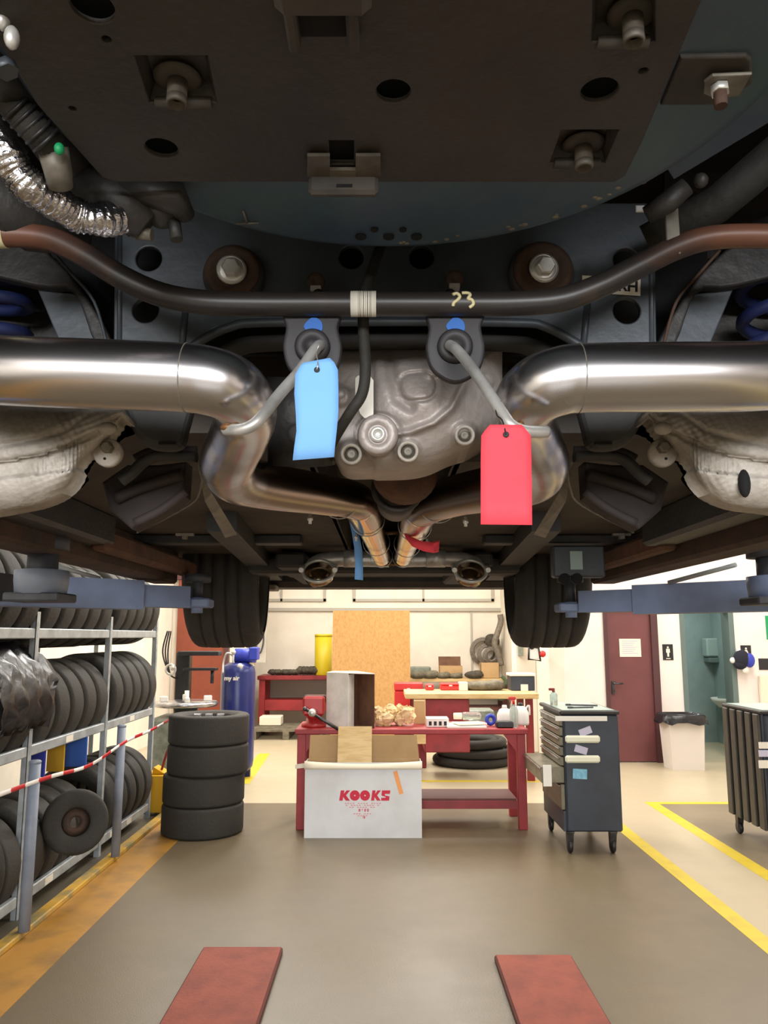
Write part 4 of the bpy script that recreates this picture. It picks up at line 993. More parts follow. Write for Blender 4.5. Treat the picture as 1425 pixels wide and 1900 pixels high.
def vplate(pts, Y, t_=.004, bev=.001, holes=(), smooth=0):
    o = xz(pts, Y)
    if smooth: o = sm2(o, smooth)
    hs = [circ((P(h[0], h[1], Y).x, P(h[0], h[1], Y).z), rp(h[2], Y)) for h in holes]
    return MB().plate(o, hs, t_, bev, (0, Y, 0))
def hexbolt(m, c, ax, R, h, fl=1.5):
    A = Vector(ax).normalized()
    m.lathe([(.001, 0), (R*fl, 0), (R*fl, h*.2), (R*1.05, h*.3), (.001, h*.3)], c, A, 28)
    m.lathe([(R, h*.3), (R, h*.9), (R*.85, h), (.001, h)], c, A, 6, False)
    return m
G = lambda d, s_: math.exp(-(d/s_)**2)

# shell of the body above
obj('body_shell', MB().bx(-.95, -.93, 0.1, 4.4, 1.93, 2.75).bx(.93, .95, .1, 4.4, 1.93, 2.75).bx(-.95, .95, .1, 4.4, 2.7, 2.75).bx(-.95, .95, .08, .1, 2.2, 2.75).bx(-.95, .95, 4.4, 4.42, 2.1, 2.75), 'body_black', car)
obj('boot_floor', MB().bx(-.93, .93, .1, 1.25, 2.36, 2.38), 'body_black', car)
obj('floor_pan', MB().bx(-.93, -.14, 1.25, 4.3, 1.985, 2.0).bx(.14, .93, 1.25, 4.3, 1.985, 2.0).bx(-.15, .15, 1.25, 4.3, 2.12, 2.14).bx(-.15, -.135, 1.25, 4.3, 1.985, 2.13).bx(.135, .15, 1.25, 4.3, 1.985, 2.13).bx(-.93, .93, 1.25, 1.27, 1.98, 2.38), 'pan_dirty', car)
# spare wheel well
wc = (0.005, .512)
obj('spare_wheel_well', MB().lathe([(.001, 0), (.20, 0), (.292, .001), (.306, .006), (.315, .018), (.321, .05), (.326, .27)], (wc[0], wc[1], 2.075), (0, 0, 1), 72), 'body_teal', car)
q = P(455, 404, .66)
m = MB(); c = Z(455, 404, 2.074); m.tube([c+Vector((0, -.012, 0)), c+Vector((0, .01, 0))], .0012, 6).tube([c+Vector((-.012, .012, 0)), c+Vector((.012, .010, 0))], .001, 6)
obj('scratch_mark', m, 'dull_zinc', car)
m = MB()
for dx in (-.03, 0, .03): m.cyl((wc[0]+dx, .785, 2.0765), (wc[0]+dx, .785, 2.0735), .006, 10)
for dx in (-.015, .015): m.cyl((wc[0]+dx, .77, 2.0765), (wc[0]+dx, .77, 2.0735), .004, 10)
obj('drain_hole', m, 'void', car)
# underbody plate bolted below it
ZP = 2.055
def zp(px, py, z=ZP): q = Z(px, py, z); return (q.x, q.y)
outl = [zp(190, 325), zp(215, 333), zp(1140, 334), zp(1160, 322), zp(1190, 262), zp(1312, -30), zp(1312, -160), zp(-150, -160), zp(-40, 20), zp(0, 75), zp(70, 190)]
holes = []
def zcirc(px, py, r):      # a round hole of pixel half-width r
    q = Z(px, py, ZP); fw = (q-Vector((0, 0, H))).dot(Vector((0, cP, sP))); return circ((q.x, q.y), r*fw/F, 24)
for px, py, r in ((730, 165, 32), (1112, 163, 34), (300, 271, 30), (172, 8, 40), (198, 68, 9), (135, 197, 7), (1193, 127, 9)): holes.append(zcirc(px, py, r))
sq = [(250, 98, 385, 98, 402, 185, 278, 185), (1100, -10, 1215, -10, 1215, 72, 1098, 72), (1042, 236, 1148, 236, 1122, 298, 1020, 298)]
for s_ in sq: holes.append([zp(s_[i], s_[i+1]) for i in range(0, 8, 2)])
holes.append([zp(610, 256), zp(657, 256), zp(657, 300), zp(612, 300)])
plt = obj('underbody_plate', MB().plate(outl, holes, .005, .0012, (0, 0, ZP), (1, 0, 0), (0, 1, 0)), 'undercoat', car)
obj('hole_shade', MB().plate([(x*.985, y) for x, y in outl], (), .002, 0, (0, -.004, ZP+.016), (1, 0, 0), (0, 1, 0)), 'void', plt)  # added black sheet, paints the shade seen through the plate's holes
for si, s_ in enumerate(sq):
    lo4 = [Z(s_[i], s_[i+1], ZP) for i in range(0, 8, 2)]
    cc = sum(lo4, Vector((0, 0, 0)))/4; up4 = [Vector((cc.x+(p.x-cc.x)*.82, cc.y+(p.y-cc.y)*.82, ZP+.012)) for p in lo4]
    obj('recess', MB().add(lo4+up4, [(4, 5, 6, 7), (0, 1, 5, 4), (1, 2, 6, 5), (2, 3, 7, 6), (3, 0, 4, 7)]), 'undercoat', plt)
    a, b = lo4[3], lo4[2]
    obj('recess_lip', MB().tube([a+Vector((.004, .002, -.001)), b+Vector((-.004, .002, -.001))], .0045, 10), 'undercoat_worn_lit', plt)  # light caught by the lip, put into its colour as a paler tone
for (px, py, r) in ((330, 142, 44), (1173, 22, 46), (1082, 266, 39)):
    q = Z(px, py, ZP+.010); fw = (q-Vector((0, 0, H))).dot(Vector((0, cP, sP))); r = r*fw/F
    obj('washer', MB().lathe([(.001, 0), (r*.9, 0), (r, -.001), (r, -.002), (r*.8, -.004), (.001, -.0045)], q, (0, 0, 1), 32), 'undercoat_worn_lit', plt)
    b_ = obj('bolt', MB().cyl(q+Vector((0, 0, -.003)), q+Vector((0, 0, -.017)), r*.42, 18).lathe([(r*.42, -.017), (r*.44, -.022), (r*.34, -.024), (r*.30, -.016), (.001, -.016)], q, (0, 0, 1), 18), 'bolt_dirty', plt)
# bracket in the slot at the rear edge
zb0 = 2.046
def zrect(p0x, p1x, y0_, y1_, z, th): 
    A_, B_, C_, D_ = Z(p0x, y1_, z), Z(p1x, y1_, z), Z(p1x, y0_, z), Z(p0x, y0_, z)
    u_ = Vector((0, 0, th)); return MB().hexa([D_, C_, B_, A_, D_+u_, C_+u_, B_+u_, A_+u_])
obj('bracket_tab', zrect(570, 612, 290, 328, zb0, .003), 'bolt_dirty', plt)
obj('bracket_tab', zrect(660, 706, 290, 328, zb0, .003), 'bolt_dirty', plt)
obj('bracket_bridge', zrect(612, 660, 316, 328, zb0, .003), 'dull_zinc', plt)
a, b = Z(572, 328, zb0), Z(706, 328, zb0); zl = P(640, 360, a.y+.002).z
obj('bracket', MB().bx(a.x, b.x-.002, a.y, a.y+.01, zl, zb0+.003, .003), 'undercoat_worn_lit', plt)
obj('bracket_slot', MB().bx((a.x+b.x)/2-.007, (a.x+b.x)/2+.007, a.y-.0006, a.y+.0006, zl+.005, zl+.008), 'void', plt)
q0, q1 = Z(608, 252, ZP+.003), Z(662, 318, ZP+.003)
obj('slot_back', MB().bx(q0.x, q1.x, q0.y-.01, q1.y+.01, ZP+.007, ZP+.012), 'void', plt)
# top centre bracket
q0, q1 = Z(512, 30, 2.03), Z(690, 30, 2.03)
tb_ = MB().bx(q0.x, q1.x, .36, q0.y+.0, 2.025, ZP-.002, .006)
obj('bracket', tb_, 'undercoat_worn_lit', plt)
for px in (545, 655): q = Z(px, 70, 2.045); obj('rib', MB().bx(q.x-.004, q.x+.004, .40, q.y+.01, 2.04, ZP, .002), 'undercoat_worn_lit', plt)
q = Z(600, 45, 2.05); obj('slot', MB().bx(q.x-.022, q.x+.022, q.y-.012, q.y+.012, ZP-.004, ZP-.0024), 'void', plt)
# far right teal panels and bracket
pz = lambda L_, z: [(Z(a_, b_, z).x, Z(a_, b_, z).y) for a_, b_ in L_]
obj('floor_panel', MB().plate(pz([(1230, -60), (1500, -60), (1500, 200), (1425, 225), (1250, 330), (1200, 250)], 2.10), (), .004, .001, (0, 0, 2.10), (1, 0, 0), (0, 1, 0)), 'body_teal', car)
obj('panel_ridge', MB().tube([Z(1285, 100, 2.092), Z(1300, 62, 2.092), Z(1460, 55, 2.092)], .004, 8), 'body_teal', car)
obj('panel_ridge', MB().tube([Z(1385, 112, 2.088), Z(1460, 104, 2.088)], .006, 8), 'body_teal', car)
obj('side_bracket', MB().plate(pz([(1262, 100), (1385, 98), (1394, 105), (1396, 150), (1330, 190), (1225, 190)], 2.075), (), .006, .002, (0, 0, 2.075), (1, 0, 0), (0, 1, 0)), 'undercoat_worn_lit', car)
br = obj('mounting_tab', MB().plate(pz([(1306, 150), (1322, 138), (1395, 135), (1372, 176), (1325, 180), (1305, 172)], 2.066), (), .003, .001, (0, 0, 2.066), (1, 0, 0), (0, 1, 0)), 'dull_zinc', car)
q = Z(1335, 160, 2.064)
obj('tab_nut', MB().cyl(q, q-Vector((0, 0, .006)), .007, 6), 'zinc', br)
obj('tab_stud', MB().cyl(q-Vector((0, 0, .006)), q-Vector((0, 0, .017)), .005, 10), 'rust', br)
m = MB()
for _ in range(60):
    t_ = random.random(); a_ = math.radians(-5+60*t_); rr = .300+.012*random.random()-.02*random.random()
    m.ball((wc[0]+math.sin(a_)*rr, wc[1]+math.cos(a_)*rr*1, 2.085 if rr > .292 else 2.076), .0018+.0016*random.random(), 6, (1.3, 1, .5))
obj('paint_chips', m, 'dull_zinc', car)

# sway bar
sb_pts = [(-60, 437), (40, 437), (100, 446), (165, 478), (230, 517), (300, 547), (380, 561), (480, 564), (600, 564), (712, 564), (860, 564), (960, 563), (1040, 556), (1110, 532), (1180, 497), (1250, 462), (1310, 443), (1380, 438), (1480, 440)]
YS = .84
sway = obj('sway_bar', MB().tube([P(x, y, YS) for x, y in sb_pts], .0138, 20, n=6), 'bar_black', car)
a, b = P(651, 558, YS), P(698, 558, YS)
zs = P(675, 564, YS).z
obj('barcode_label', MB().cyl((a.x, YS, zs), (b.x, YS, zs), .0144, 28), 'label_white', sway)
for dx, w_ in ((.0085, .0004), (.0104, .0007), (.0126, .0004), (.0145, .0007), (.0168, .0004), (.0187, .0007), (.021, .0004), (.0226, .0005)):
    obj('barcode_line', MB().cyl((a.x+dx, YS, zs), (a.x+dx+w_, YS, zs), .0146, 28), 'ink', sway)
for dig in ([(838, 556), (846, 553), (851, 560), (846, 567), (840, 571), (839, 576)], [(855, 552), (866, 552), (870, 557), (866, 564), (873, 566), (876, 573), (869, 578)]):
    pts = []
    for (x, y) in dig:
        q = P(x, y, YS); dz = max(-.0135, min(.0135, q.z-zs)); pts.append((q.x, YS-math.sqrt(.0141**2-dz*dz), zs+dz))
    obj('paint_digit', MB().tube(pts, .0019, 8, n=4), 'chalk_yellow', sway)
for px in (2,):
    obj('end_paint', MB().cyl(P(-30, 437, YS), P(12, 437, YS), .0145, 20), 'chalk_yellow', sway)

# subframe behind it
YF = .965
sf = obj('subframe', vplate([(215, 380), (1212, 380), (1216, 645), (1085, 650), (1045, 618), (990, 600), (450, 600), (400, 612), (355, 652), (213, 645)], YF, .01, .002,
         holes=[(278, 483, 25), (272, 578, 25), (1160, 486, 25), (1161, 579, 26), (652, 480, 24), (782, 480, 24)]), 'subframe', car)
obj('cavity_shade', vplate([(120, 400), (1310, 400), (1310, 660), (120, 660)], 1.06, .01, .001), 'void', car)  # black sheet painting the shade of the cavity behind the subframe
obj('lower_rim', MB().tube([P(x, y, YF-.004) for x, y in ((345, 652), (385, 625), (430, 606), (480, 599), (712, 597), (960, 599), (1010, 606), (1055, 628), (1095, 652))], .006, 10, n=4), 'subframe', sf)
obj('inner_rail', MB().tube([P(x, y, 1.0) for x, y in ((395, 668), (440, 645), (500, 636), (712, 632), (930, 636), (990, 646), (1040, 668))], .012, 12, n=4), 'subframe_dark', sf)
for (xa_, xb_, ya_, r_) in ((223, 222, 400, .004), (1207, 1209, 400, .004), (345, 338, 570, .005), (1090, 1082, 560, .005)): obj('crease', MB().tube([P(xa_, ya_, YF-.004), P(xb_, 645, YF-.004)], r_, 8), 'subframe', sf)
for (px, py, R) in ((432, 507, 60), (1006, 504, 64)):
    c = P(px, py, .945); r = rp(R, .945)
    bu = obj('bushing', MB().lathe([(.001, .004), (r*.93, .004), (r, -.004), (r, -.03)], c, (0, -1, 0), 40), 'subframe_dark', sf)
    rr = [(r*.9, .004), (r*.88, .008), (r*.7, .010), (r*.6, .006), (.001, .006)]
    obj('bushing_rubber', MB().lathe(rr, c, (0, -1, 0), 40), 'rust_dark', bu)
    hb = MB(); hexbolt(hb, c+Vector((0, -.008, 0)), (.1, -1, -.1), .0118, .016, 1.62)
    hb.torus(c+Vector((0, -.011, 0)), (.1, -1, -.1), .0165, .0012, 28, 8)
    obj('bushing_bolt', hb, 'zinc', bu)
for (px, py) in ((586, 537), (843, 533)):
    q = P(px, py, .93); obj('clip_tab', MB().bx(q.x-.0065, q.x+.0065, .925, .935, q.z-.003, q.z+.003), 'zinc', sf)
    q = P(px, py-14, .94); obj('clip_nut', MB().lathe([(.012, 0), (.011, .006), (.005, .008), (.001, .004)], q, (0, -1, -.2), 16), 'rust_dark', sf)
# part label on the subframe
q = P(1134, 531, YF-.007)
al = .07; U_ = Vector((math.cos(al), 0, -math.sin(al))); V_ = Vector((math.sin(al), 0, math.cos(al)))
O_ = P(1134, 530, YF-.0075)
sl = obj('part_label', MB().plate([(-.038, -.0115), (.038, -.0115), (.038, .0115), (-.038, .0115)], (), .0006, 0, O_, U_, V_), 'label_white', sf)
obj('label_text', MB().text('4 RH', .020, O_+U_*.014+Vector((0, -.0004, 0)), U_, V_, .0003, .0006), 'ink', sl)
# side plates and dark arms either side
for sg in (-1, 1):
    mx_ = (lambda x: x) if sg < 0 else (lambda x: 1430-x)
    M_ = lambda L_: [(mx_(x), y) for x, y in (L_ if sg < 0 else L_[::-1])]
    obj('side_plate', vplate(M_([(72, 540), (150, 548), (180, 590), (196, 650), (118, 650)]), 1.0, .008, .002), 'subframe', car)
    obj('upper_arm', vplate(M_([(-120, 400), (90, 470), (215, 640), (180, 640), (140, 545), (70, 535), (-120, 480)]), .99, .02, .004, smooth=4), 'body_black', car)
    obj('arm_edge', MB().tube([P(mx_(x), y, .96) for x, y in ((95, 465), (130, 505), (175, 560), (200, 645))], .0022, 6, n=5), 'rust_dark' if sg > 0 else 'subframe', car)
    obj('wheel_arch_liner', vplate(M_([(-700, 250), (200, 250), (200, 700), (-700, 700)]), 1.12, .01, .001), 'body_black', car)
    # coil spring
    cx_ = P(mx_(-50), 600, 1.05).x; m = MB(); z0 = P(0, 640, 1.05).z-.03
    m.tube([(cx_+.075*math.cos(k*.3), 1.05+.05*math.sin(k*.3), z0+k*.0022) for k in range(80)], .0095, 8)
    obj('coil_spring', m, 'spring_blue', car)
    obj('spring_seat', MB().lathe([(.001, .02), (.09, .02), (.1, 0), (.09, -.02), (.001, -.02)], (cx_, 1.05, z0+.17), (0, 0, 1), 32), 'body_black', car)
    # dark cup, bar and boxes ahead of the axle
    obj('spring_cup', vplate(M_([(236, 735), (240, 775), (255, 810), (285, 834), (335, 834), (350, 800), (352, 735)]), 1.02, .03, .01, smooth=4), 'subframe_dark', car)
    q = P(mx_(310), 822, 1.0); obj('cup_slot', MB().bx(q.x-.011, q.x+.011, .999, 1.004, q.z-.002, q.z+.002), 'void', car)
    obj('link_bar', MB().tube([P(mx_(x), y, 1.1) for x, y in ((225, 893), (245, 878), (268, 856), (300, 846), (365, 848))], .0115, 10, n=4, flat=.7), 'subframe_dark', car)
    obj('link_bar', MB().tube([P(mx_(x), y, 1.13) for x, y in ((250, 850), (285, 836), (365, 835))], .006, 8, n=4), 'purple_brown', car)
    obj('trailing_arm', vplate(M_([(198, 900), (245, 868), (300, 868), (352, 862), (348, 925), (300, 960), (252, 985), (212, 950)]), 1.2, .05, .006), 'purple_brown', car)
    obj('trailing_arm_rib', MB().tube([P(mx_(x), y, 1.165) for x, y in ((215, 925), (260, 905), (340, 880))], .009, 10, n=4).tube([P(mx_(x), y, 1.165) for x, y in ((250, 970), (300, 945), (345, 912))], .007, 10, n=4), 'purple_brown', car)
    obj('stay', MB().add([P(mx_(x), y, yy) for x, y, yy in ((366, 858, 1.12), (388, 858, 1.12), (393, 915, 1.2), (440, 992, 1.5), (418, 998, 1.5), (380, 930, 1.2))]+[P(mx_(x), y, yy+.02) for x, y, yy in ((366, 858, 1.12), (388, 858, 1.12), (393, 915, 1.2), (440, 992, 1.5), (418, 998, 1.5), (380, 930, 1.2))],
        [(0, 1, 2, 5), (5, 2, 3, 4), (6, 11, 8, 7), (11, 10, 9, 8), (0, 5, 11, 6), (5, 4, 10, 11), (1, 7, 8, 2), (2, 8, 9, 3), (0, 6, 7, 1), (4, 3, 9, 10)]), 'dull_zinc', car)
    obj('stay_edge', MB().tube([P(mx_(x), y, yy) for x, y, yy in ((378, 860, 1.1), (372, 905, 1.16), (350, 938, 1.25), (255, 988, 1.4))], .002, 6, n=4), 'dull_zinc', car)
    # cast control arm / knuckle
    L1 = [(mx_(x), y) for x, y in ((-60, 838), (0, 826), (60, 816), (120, 800), (172, 762))]
    L2 = [(mx_(x), y) for x, y in ((-60, 866), (0, 857), (80, 843), (130, 829), (185, 800), (222, 770))]
    L3 = [(mx_(x), y) for x, y in ((-60, 892), (0, 888), (80, 880), (145, 866))]
    def armfn(x, y, u_, v_):
        b = .03*(1-(2*v_-1)**4)
        X = x if sg < 0 else 1430-x
        # lower area steps back
        yl = 857-14*max(0, X)/80 if X < 80 else 843-(X-80)*.45
        if y > yl: b -= .016
        yl3 = 888-.12*max(X, 0)
        b += .0012*math.sin(x*.31+y*.17)*math.sin(y*.41-x*.09)
        if y > yl3: b += .012
        b -= .006*G(pdist(x, y, L1), 4)+.004*G(pdist(x, y, L2), 5)
        if y > yl and y < yl3 and X > 60: b += .0022*math.sin(X*.9)
        return b
    cols = [(-160, 740, 975), (-60, 745, 958), (0, 750, 948), (60, 752, 936), (105, 752, 918), (132, 754, 893), (150, 754, 858), (185, 755, 826), (210, 756, 800), (226, 757, 776)]
    if sg > 0: cols = [(1430-x, a_, b_+((2 if x > 0 else -2))) for x, a_, b_ in cols]
    obj('control_arm', relief(cols, .98, armfn, 90, 44, .04), 'arm_alloy', car)
    if sg > 0: obj('arm_opening', MB().ball(P(1381, 897, .952), .009, 16, (.8, .9, 2.0)), 'void', car)
    q = P(mx_(200), 795, .94); obj('arm_lug', MB().ball(q, .008, 12, (1.5, 1, 1.0)), 'arm_alloy', car)
    q = P(mx_(200), 840, 1.0); r = rp(27, 1.0)
    eb = obj('eccentric_bolt', MB().lathe([(.001, .004), (r*.9, .004), (r, 0), (r, -.006), (.001, -.006)], q, (0, -1, 0), 32), 'arm_alloy', car)
    obj('bolt_head', MB().lathe([(r*.42, .003), (r*.42, .014), (r*.3, .016), (.001, .016)], q+Vector((sg*-.002, 0, .005)), (0, -1, 0), 6, False), 'dull_zinc', eb)
    obj('alignment_hole', MB().cyl(q+Vector((sg*.002, -.0035, -.009)), q+Vector((sg*.002, -.0052, -.009)), .0018, 12), 'void', eb)
    # rusty sill rails and floor stiffeners
    X_ = sg*.79
    obj('sill_rail', MB().bx(X_-.025, X_+.025, 2.15, 3.2, 1.885, 1.945, .01), 'rust', car)
    obj('sill_rail', MB().bx(X_-.06, X_+.03, 1.2, 2.2, 1.90, 1.99, .01), 'body_black', car)
    obj('sill', MB().bx(min(sg*.83, sg*.93), max(sg*.83, sg*.93), 1.2, 3.15, 1.856, 1.99, .01), 'rust_dark', car)
    obj('floor_rail', MB().hexa([(sg*.40, 2.1, 1.93), (sg*.48, 2.1, 1.93), (sg*.48, 2.1, 1.985), (sg*.40, 2.1, 1.985), (sg*.52, 4.0, 1.93), (sg*.62, 4.0, 1.93), (sg*.62, 4.0, 1.985), (sg*.52, 4.0, 1.985)]), 'body_black', car)
    a, b = (P(230, 998, 2.6), P(560, 998, 2.6)) if sg < 0 else (P(898, 1004, 2.6), P(1240, 1004, 2.6))
    cm = obj('crossmember', MB().bx(a.x, b.x, 2.58, 2.66, 1.955, 1.984, .004), 'void' if 0 else 'body_black', car)
    q = P(342 if sg < 0 else 1155, 992, 2.56)
    obj('clip', MB().bx(q.x-.03, q.x+.03, 2.56, 2.58, q.z-.003, q.z+.006, .001).bx(q.x-.008, q.x+.008, 2.558, 2.58, q.z-.014, q.z+.008, .001), 'arm_alloy', cm)
q = P(1068, 1048, 2.6)
pb = obj('plug_block', MB().bx(q.x-.085, q.x+.085, 2.55, 2.6, q.z-.045, q.z+.06, .006), 'subframe', car)
obj('plug_socket', MB().cyl((q.x-.05, 2.545, q.z-.05), (q.x-.05, 2.56, q.z-.05), .018).cyl((q.x-.01, 2.545, q.z-.05), (q.x-.01, 2.56, q.z-.05), .018), 'void', pb)
obj('plug_label', MB().bx(q.x-.03, q.x+.01, 2.546, 2.55, q.z-.02, q.z+.04), 'mirror_grey', pb)

# differential housing
ridge = [(718, 808), (760, 802), (805, 785), (838, 757), (856, 722), (868, 700)]
dark1 = [(722, 655), (728, 700), (738, 740), (760, 755)]
circle_ = [(742+18-18+37*math.cos(k*.3)+24, 720+22*math.sin(k*.3)) for k in range(22)]
def dfn(x, y, u_, v_):
    e = min(u_, 1-u_, v_*1.2, (1-v_))
    b = .045*(1-math.exp(-e*11))
    b += .035*math.exp(-((x-790)/95)**2-((y-740)/70)**2)
    b += .012*G(pdist(x, y, ridge), 7)-.012*G(pdist(x, y, dark1), 10)-.004*G(abs(pdist(x, y, [(702, 808), (702.1, 808)])-40), 4)
    b += .006*G(abs(pdist(x, y, [(765, 718), (785, 716)])-26), 3)*-1
    for (bx_, by, r_) in ((652, 843, 24), (757, 838, 24), (862, 808, 24), (632, 735, 18), (800, 688, 12), (905, 705, 14)):
        d = math.hypot(x-bx_, y-by); b += .010/(1+math.exp((d-r_)*.5))
    if x < 698: b -= .010/(1+math.exp((x-694)*.8))
    return b
dif = obj('differential', relief([(600, 640, 790), (618, 640, 838), (640, 640, 868), (700, 640, 870), (760, 640, 868), (800, 640, 860), (840, 640, 842), (880, 640, 828), (912, 640, 812), (932, 650, 780)], 1.03, dfn, 120, 96, .08), 'cast_alloy', car)
for (px, py, r_) in ((652, 843, 20), (757, 838, 20), (862, 808, 19)):
    y = .985; c = P(px, py, y-.012); r = rp(r_, y)
    rg = obj('bolt_boss', MB().lathe([(r*.66, -.012), (r*.66, .004), (r*.75, .006), (r*.95, .006), (r, .003), (r, -.02)], c, (0, -1, -.15), 32), 'arm_alloy', dif)
    obj('bolt', MB().lathe([(r*.64, -.006), (r*.64, -.003), (r*.42, -.001), (r*.42, .003), (r*.3, .004), (.001, .002)], c, (0, -1, -.15), 16), 'dull_zinc', rg)
c = P(701, 806, .955)
pl_ = obj('plug_ring', MB().lathe([(rp(18, .955), .0), (rp(20, .955), .006), (rp(34, .955), .006), (rp(38, .955), .0), (rp(39, .955), -.02)], c+Vector((0, 0, 0)), (0, -1, -.15), 40).lathe([(rp(19, .955), -.002), (.001, -.002)], c, (0, -1, -.15), 24), 'cast_alloy', dif)
obj('drain_plug', MB().lathe([(rp(15, .955), -.002), (rp(15, .955), .005), (rp(12, .955), .007), (rp(8, .955), .007), (rp(7, .955), .003), (.001, .003)], c, (0, -1, -.15), 24), 'zinc', pl_)
obj('filler_bolt', MB().lathe([(.001, 0), (rp(17, .98), 0), (rp(17, .98), .006), (rp(9, .98), .007), (rp(9, .98), .012), (.001, .012)], P(633, 735, .995), (0, -1, 0), 24), 'cast_alloy', dif)
obj('side_bolt', MB().lathe([(.001, 0), (rp(17, 1), 0), (rp(17, 1), .006), (rp(10, 1), .008), (.001, .008)], P(550, 805, 1.0), (0, -1, 0), 24), 'subframe_dark', car)
q = [P(x, y, .955) for x, y in ((659, 702), (664, 697), (688, 699), (693, 706), (693, 768), (688, 775), (676, 776), (668, 768), (659, 740))]
obj('data_label', MB().plate([(p.x, p.z) for p in q], (), .0015, .0003, (0, .955, 0)), 'label_white', dif)
obj('breather_hose', MB().tube([P(x, y, yy) for x, y, yy in ((712, 440, .93), (695, 490, .90), (678, 540, .88), (674, 600, .88), (678, 680, .90), (672, 730, .91), (650, 765, .92), (628, 800, .95), (612, 830, 1.0))], .0068, 12, n=6), 'rubber', dif)
# dark bay around and ahead of the differential
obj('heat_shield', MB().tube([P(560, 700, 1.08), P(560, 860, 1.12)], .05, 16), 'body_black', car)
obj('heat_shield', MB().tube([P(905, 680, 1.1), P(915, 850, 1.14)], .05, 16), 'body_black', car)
c = P(738, 905, 1.32)
ds = obj('driveshaft_guard', MB().torus(c, (0, -1, .1), rp(43, 1.32), .006, 36, 8).lathe([(rp(42, 1.32), 0), (rp(40, 1.32), -.15), (.001, -.16)], c, (0, -1, 0), 32), 'body_black', car)
obj('driveshaft_flange', MB().lathe([(.001, .03), (.03, .03), (.05, .02), (.055, -.02), (.03, -.05), (.001, -.05)], P(752, 872, 1.25), (0, -1, 0), 28), 'rust', car)

# exhaust pipes
Lp = [(-220, 672, .84), (-60, 684, .80), (60, 690, .785), (200, 695, .78), (340, 701, .78), (392, 708, .781), (426, 721, .793), (448, 744, .83), (456, 770, .88), (444, 808, .93), (428, 842, .97), (423, 866, 1.01), (444, 889, 1.07), (510, 904, 1.19), (600, 918, 1.36), (664, 932, 1.52), (682, 964, 1.8), (697, 1003, 2.2), (708, 1034, 2.7)]
Rp = [(1650, 686, .84), (1490, 694, .80), (1370, 699, .785), (1230, 700, .78), (1080, 702, .78), (1036, 708, .781), (1002, 721, .793), (978, 744, .83), (972, 770, .88), (984, 808, .93), (999, 842, .97), (1004, 866, 1.01), (984, 889, 1.07), (920, 905, 1.19), (838, 922, 1.36), (784, 944, 1.52), (770, 974, 1.8), (757, 1006, 2.2), (748, 1034, 2.7)]
rr = [.0365, .0365, .0365, .0362, .0358, .0356, .0356, .0356, .0358, .036, .036, .036, .036, .036, .036, .036, .0355, .034, .034, .034]
for side, PT in (('left', Lp), ('right', Rp)):
    n1 = 16
    pts = [P(*p) for p in PT]
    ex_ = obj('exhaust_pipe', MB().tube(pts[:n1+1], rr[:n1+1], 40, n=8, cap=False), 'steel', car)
    k = 4
    d = (pts[k+0]-pts[k-1]).normalized()
    obj('weld_seam', MB().torus(pts[k]+d*.004, d, rr[k]+.0000, .0006, 40, 6), 'dull_zinc', ex_)
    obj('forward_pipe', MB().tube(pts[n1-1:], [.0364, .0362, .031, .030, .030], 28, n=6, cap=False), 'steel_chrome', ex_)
    for (k, f, R_) in ((14, .45, .038), (16, .0, .0385), (17, .1, .038), (17, .95, .037)):
        d = (pts[k+1]-pts[k]).normalized(); c = pts[k].lerp(pts[k+1], f)
        obj('clamp_band', MB().lathe([(R_, -.006), (R_+.0012, -.006), (R_+.0016, 0), (R_+.0012, .006), (R_, .006)] if k > 14 else [(R_-.001, -.0012), (R_+.001, -.0012), (R_+.001, .0012), (R_-.001, .0012)], c, d, 40, True, True), 'steel_rod', ex_)
    for (k, dz) in ((14, -.045), (16, -.04)):
        c = pts[k].lerp(pts[k+1], .1)+Vector((-.03 if side == 'left' else .03, 0, dz))
        obj('clamp_bolt', MB().cyl(c+Vector((0, 0, .012)), c+Vector((0, 0, -.006)), .003, 10).cyl(c, c+Vector((0, 0, .006)), .005, 6), 'zinc', ex_)
    if side == 'left': rod = [(594, 640, .835), (585, 648, .815), (555, 690, .79), (520, 730, .77), (490, 768, .755), (470, 788, .75), (448, 797, .752), (418, 797, .765)]
    else: rod = [(834, 640, .835), (848, 650, .815), (875, 682, .79), (905, 726, .77), (934, 770, .755), (950, 790, .75), (975, 800, .752), (1015, 801, .765)]
    obj('hanger_rod', MB().tube([P(*p) for p in rod], .0061, 14, n=6), 'steel_rod', ex_)
    q = P(*rod[-1]); w_ = P(425 if side == 'left' else 952, 793 if side == 'left' else 790, .76)
    obj('weld_bead', MB().ball(w_, .0058, 10, (1.6, 1, .8)).ball(w_+Vector((.007, 0, .001)), .0045, 10), 'weld', ex_)
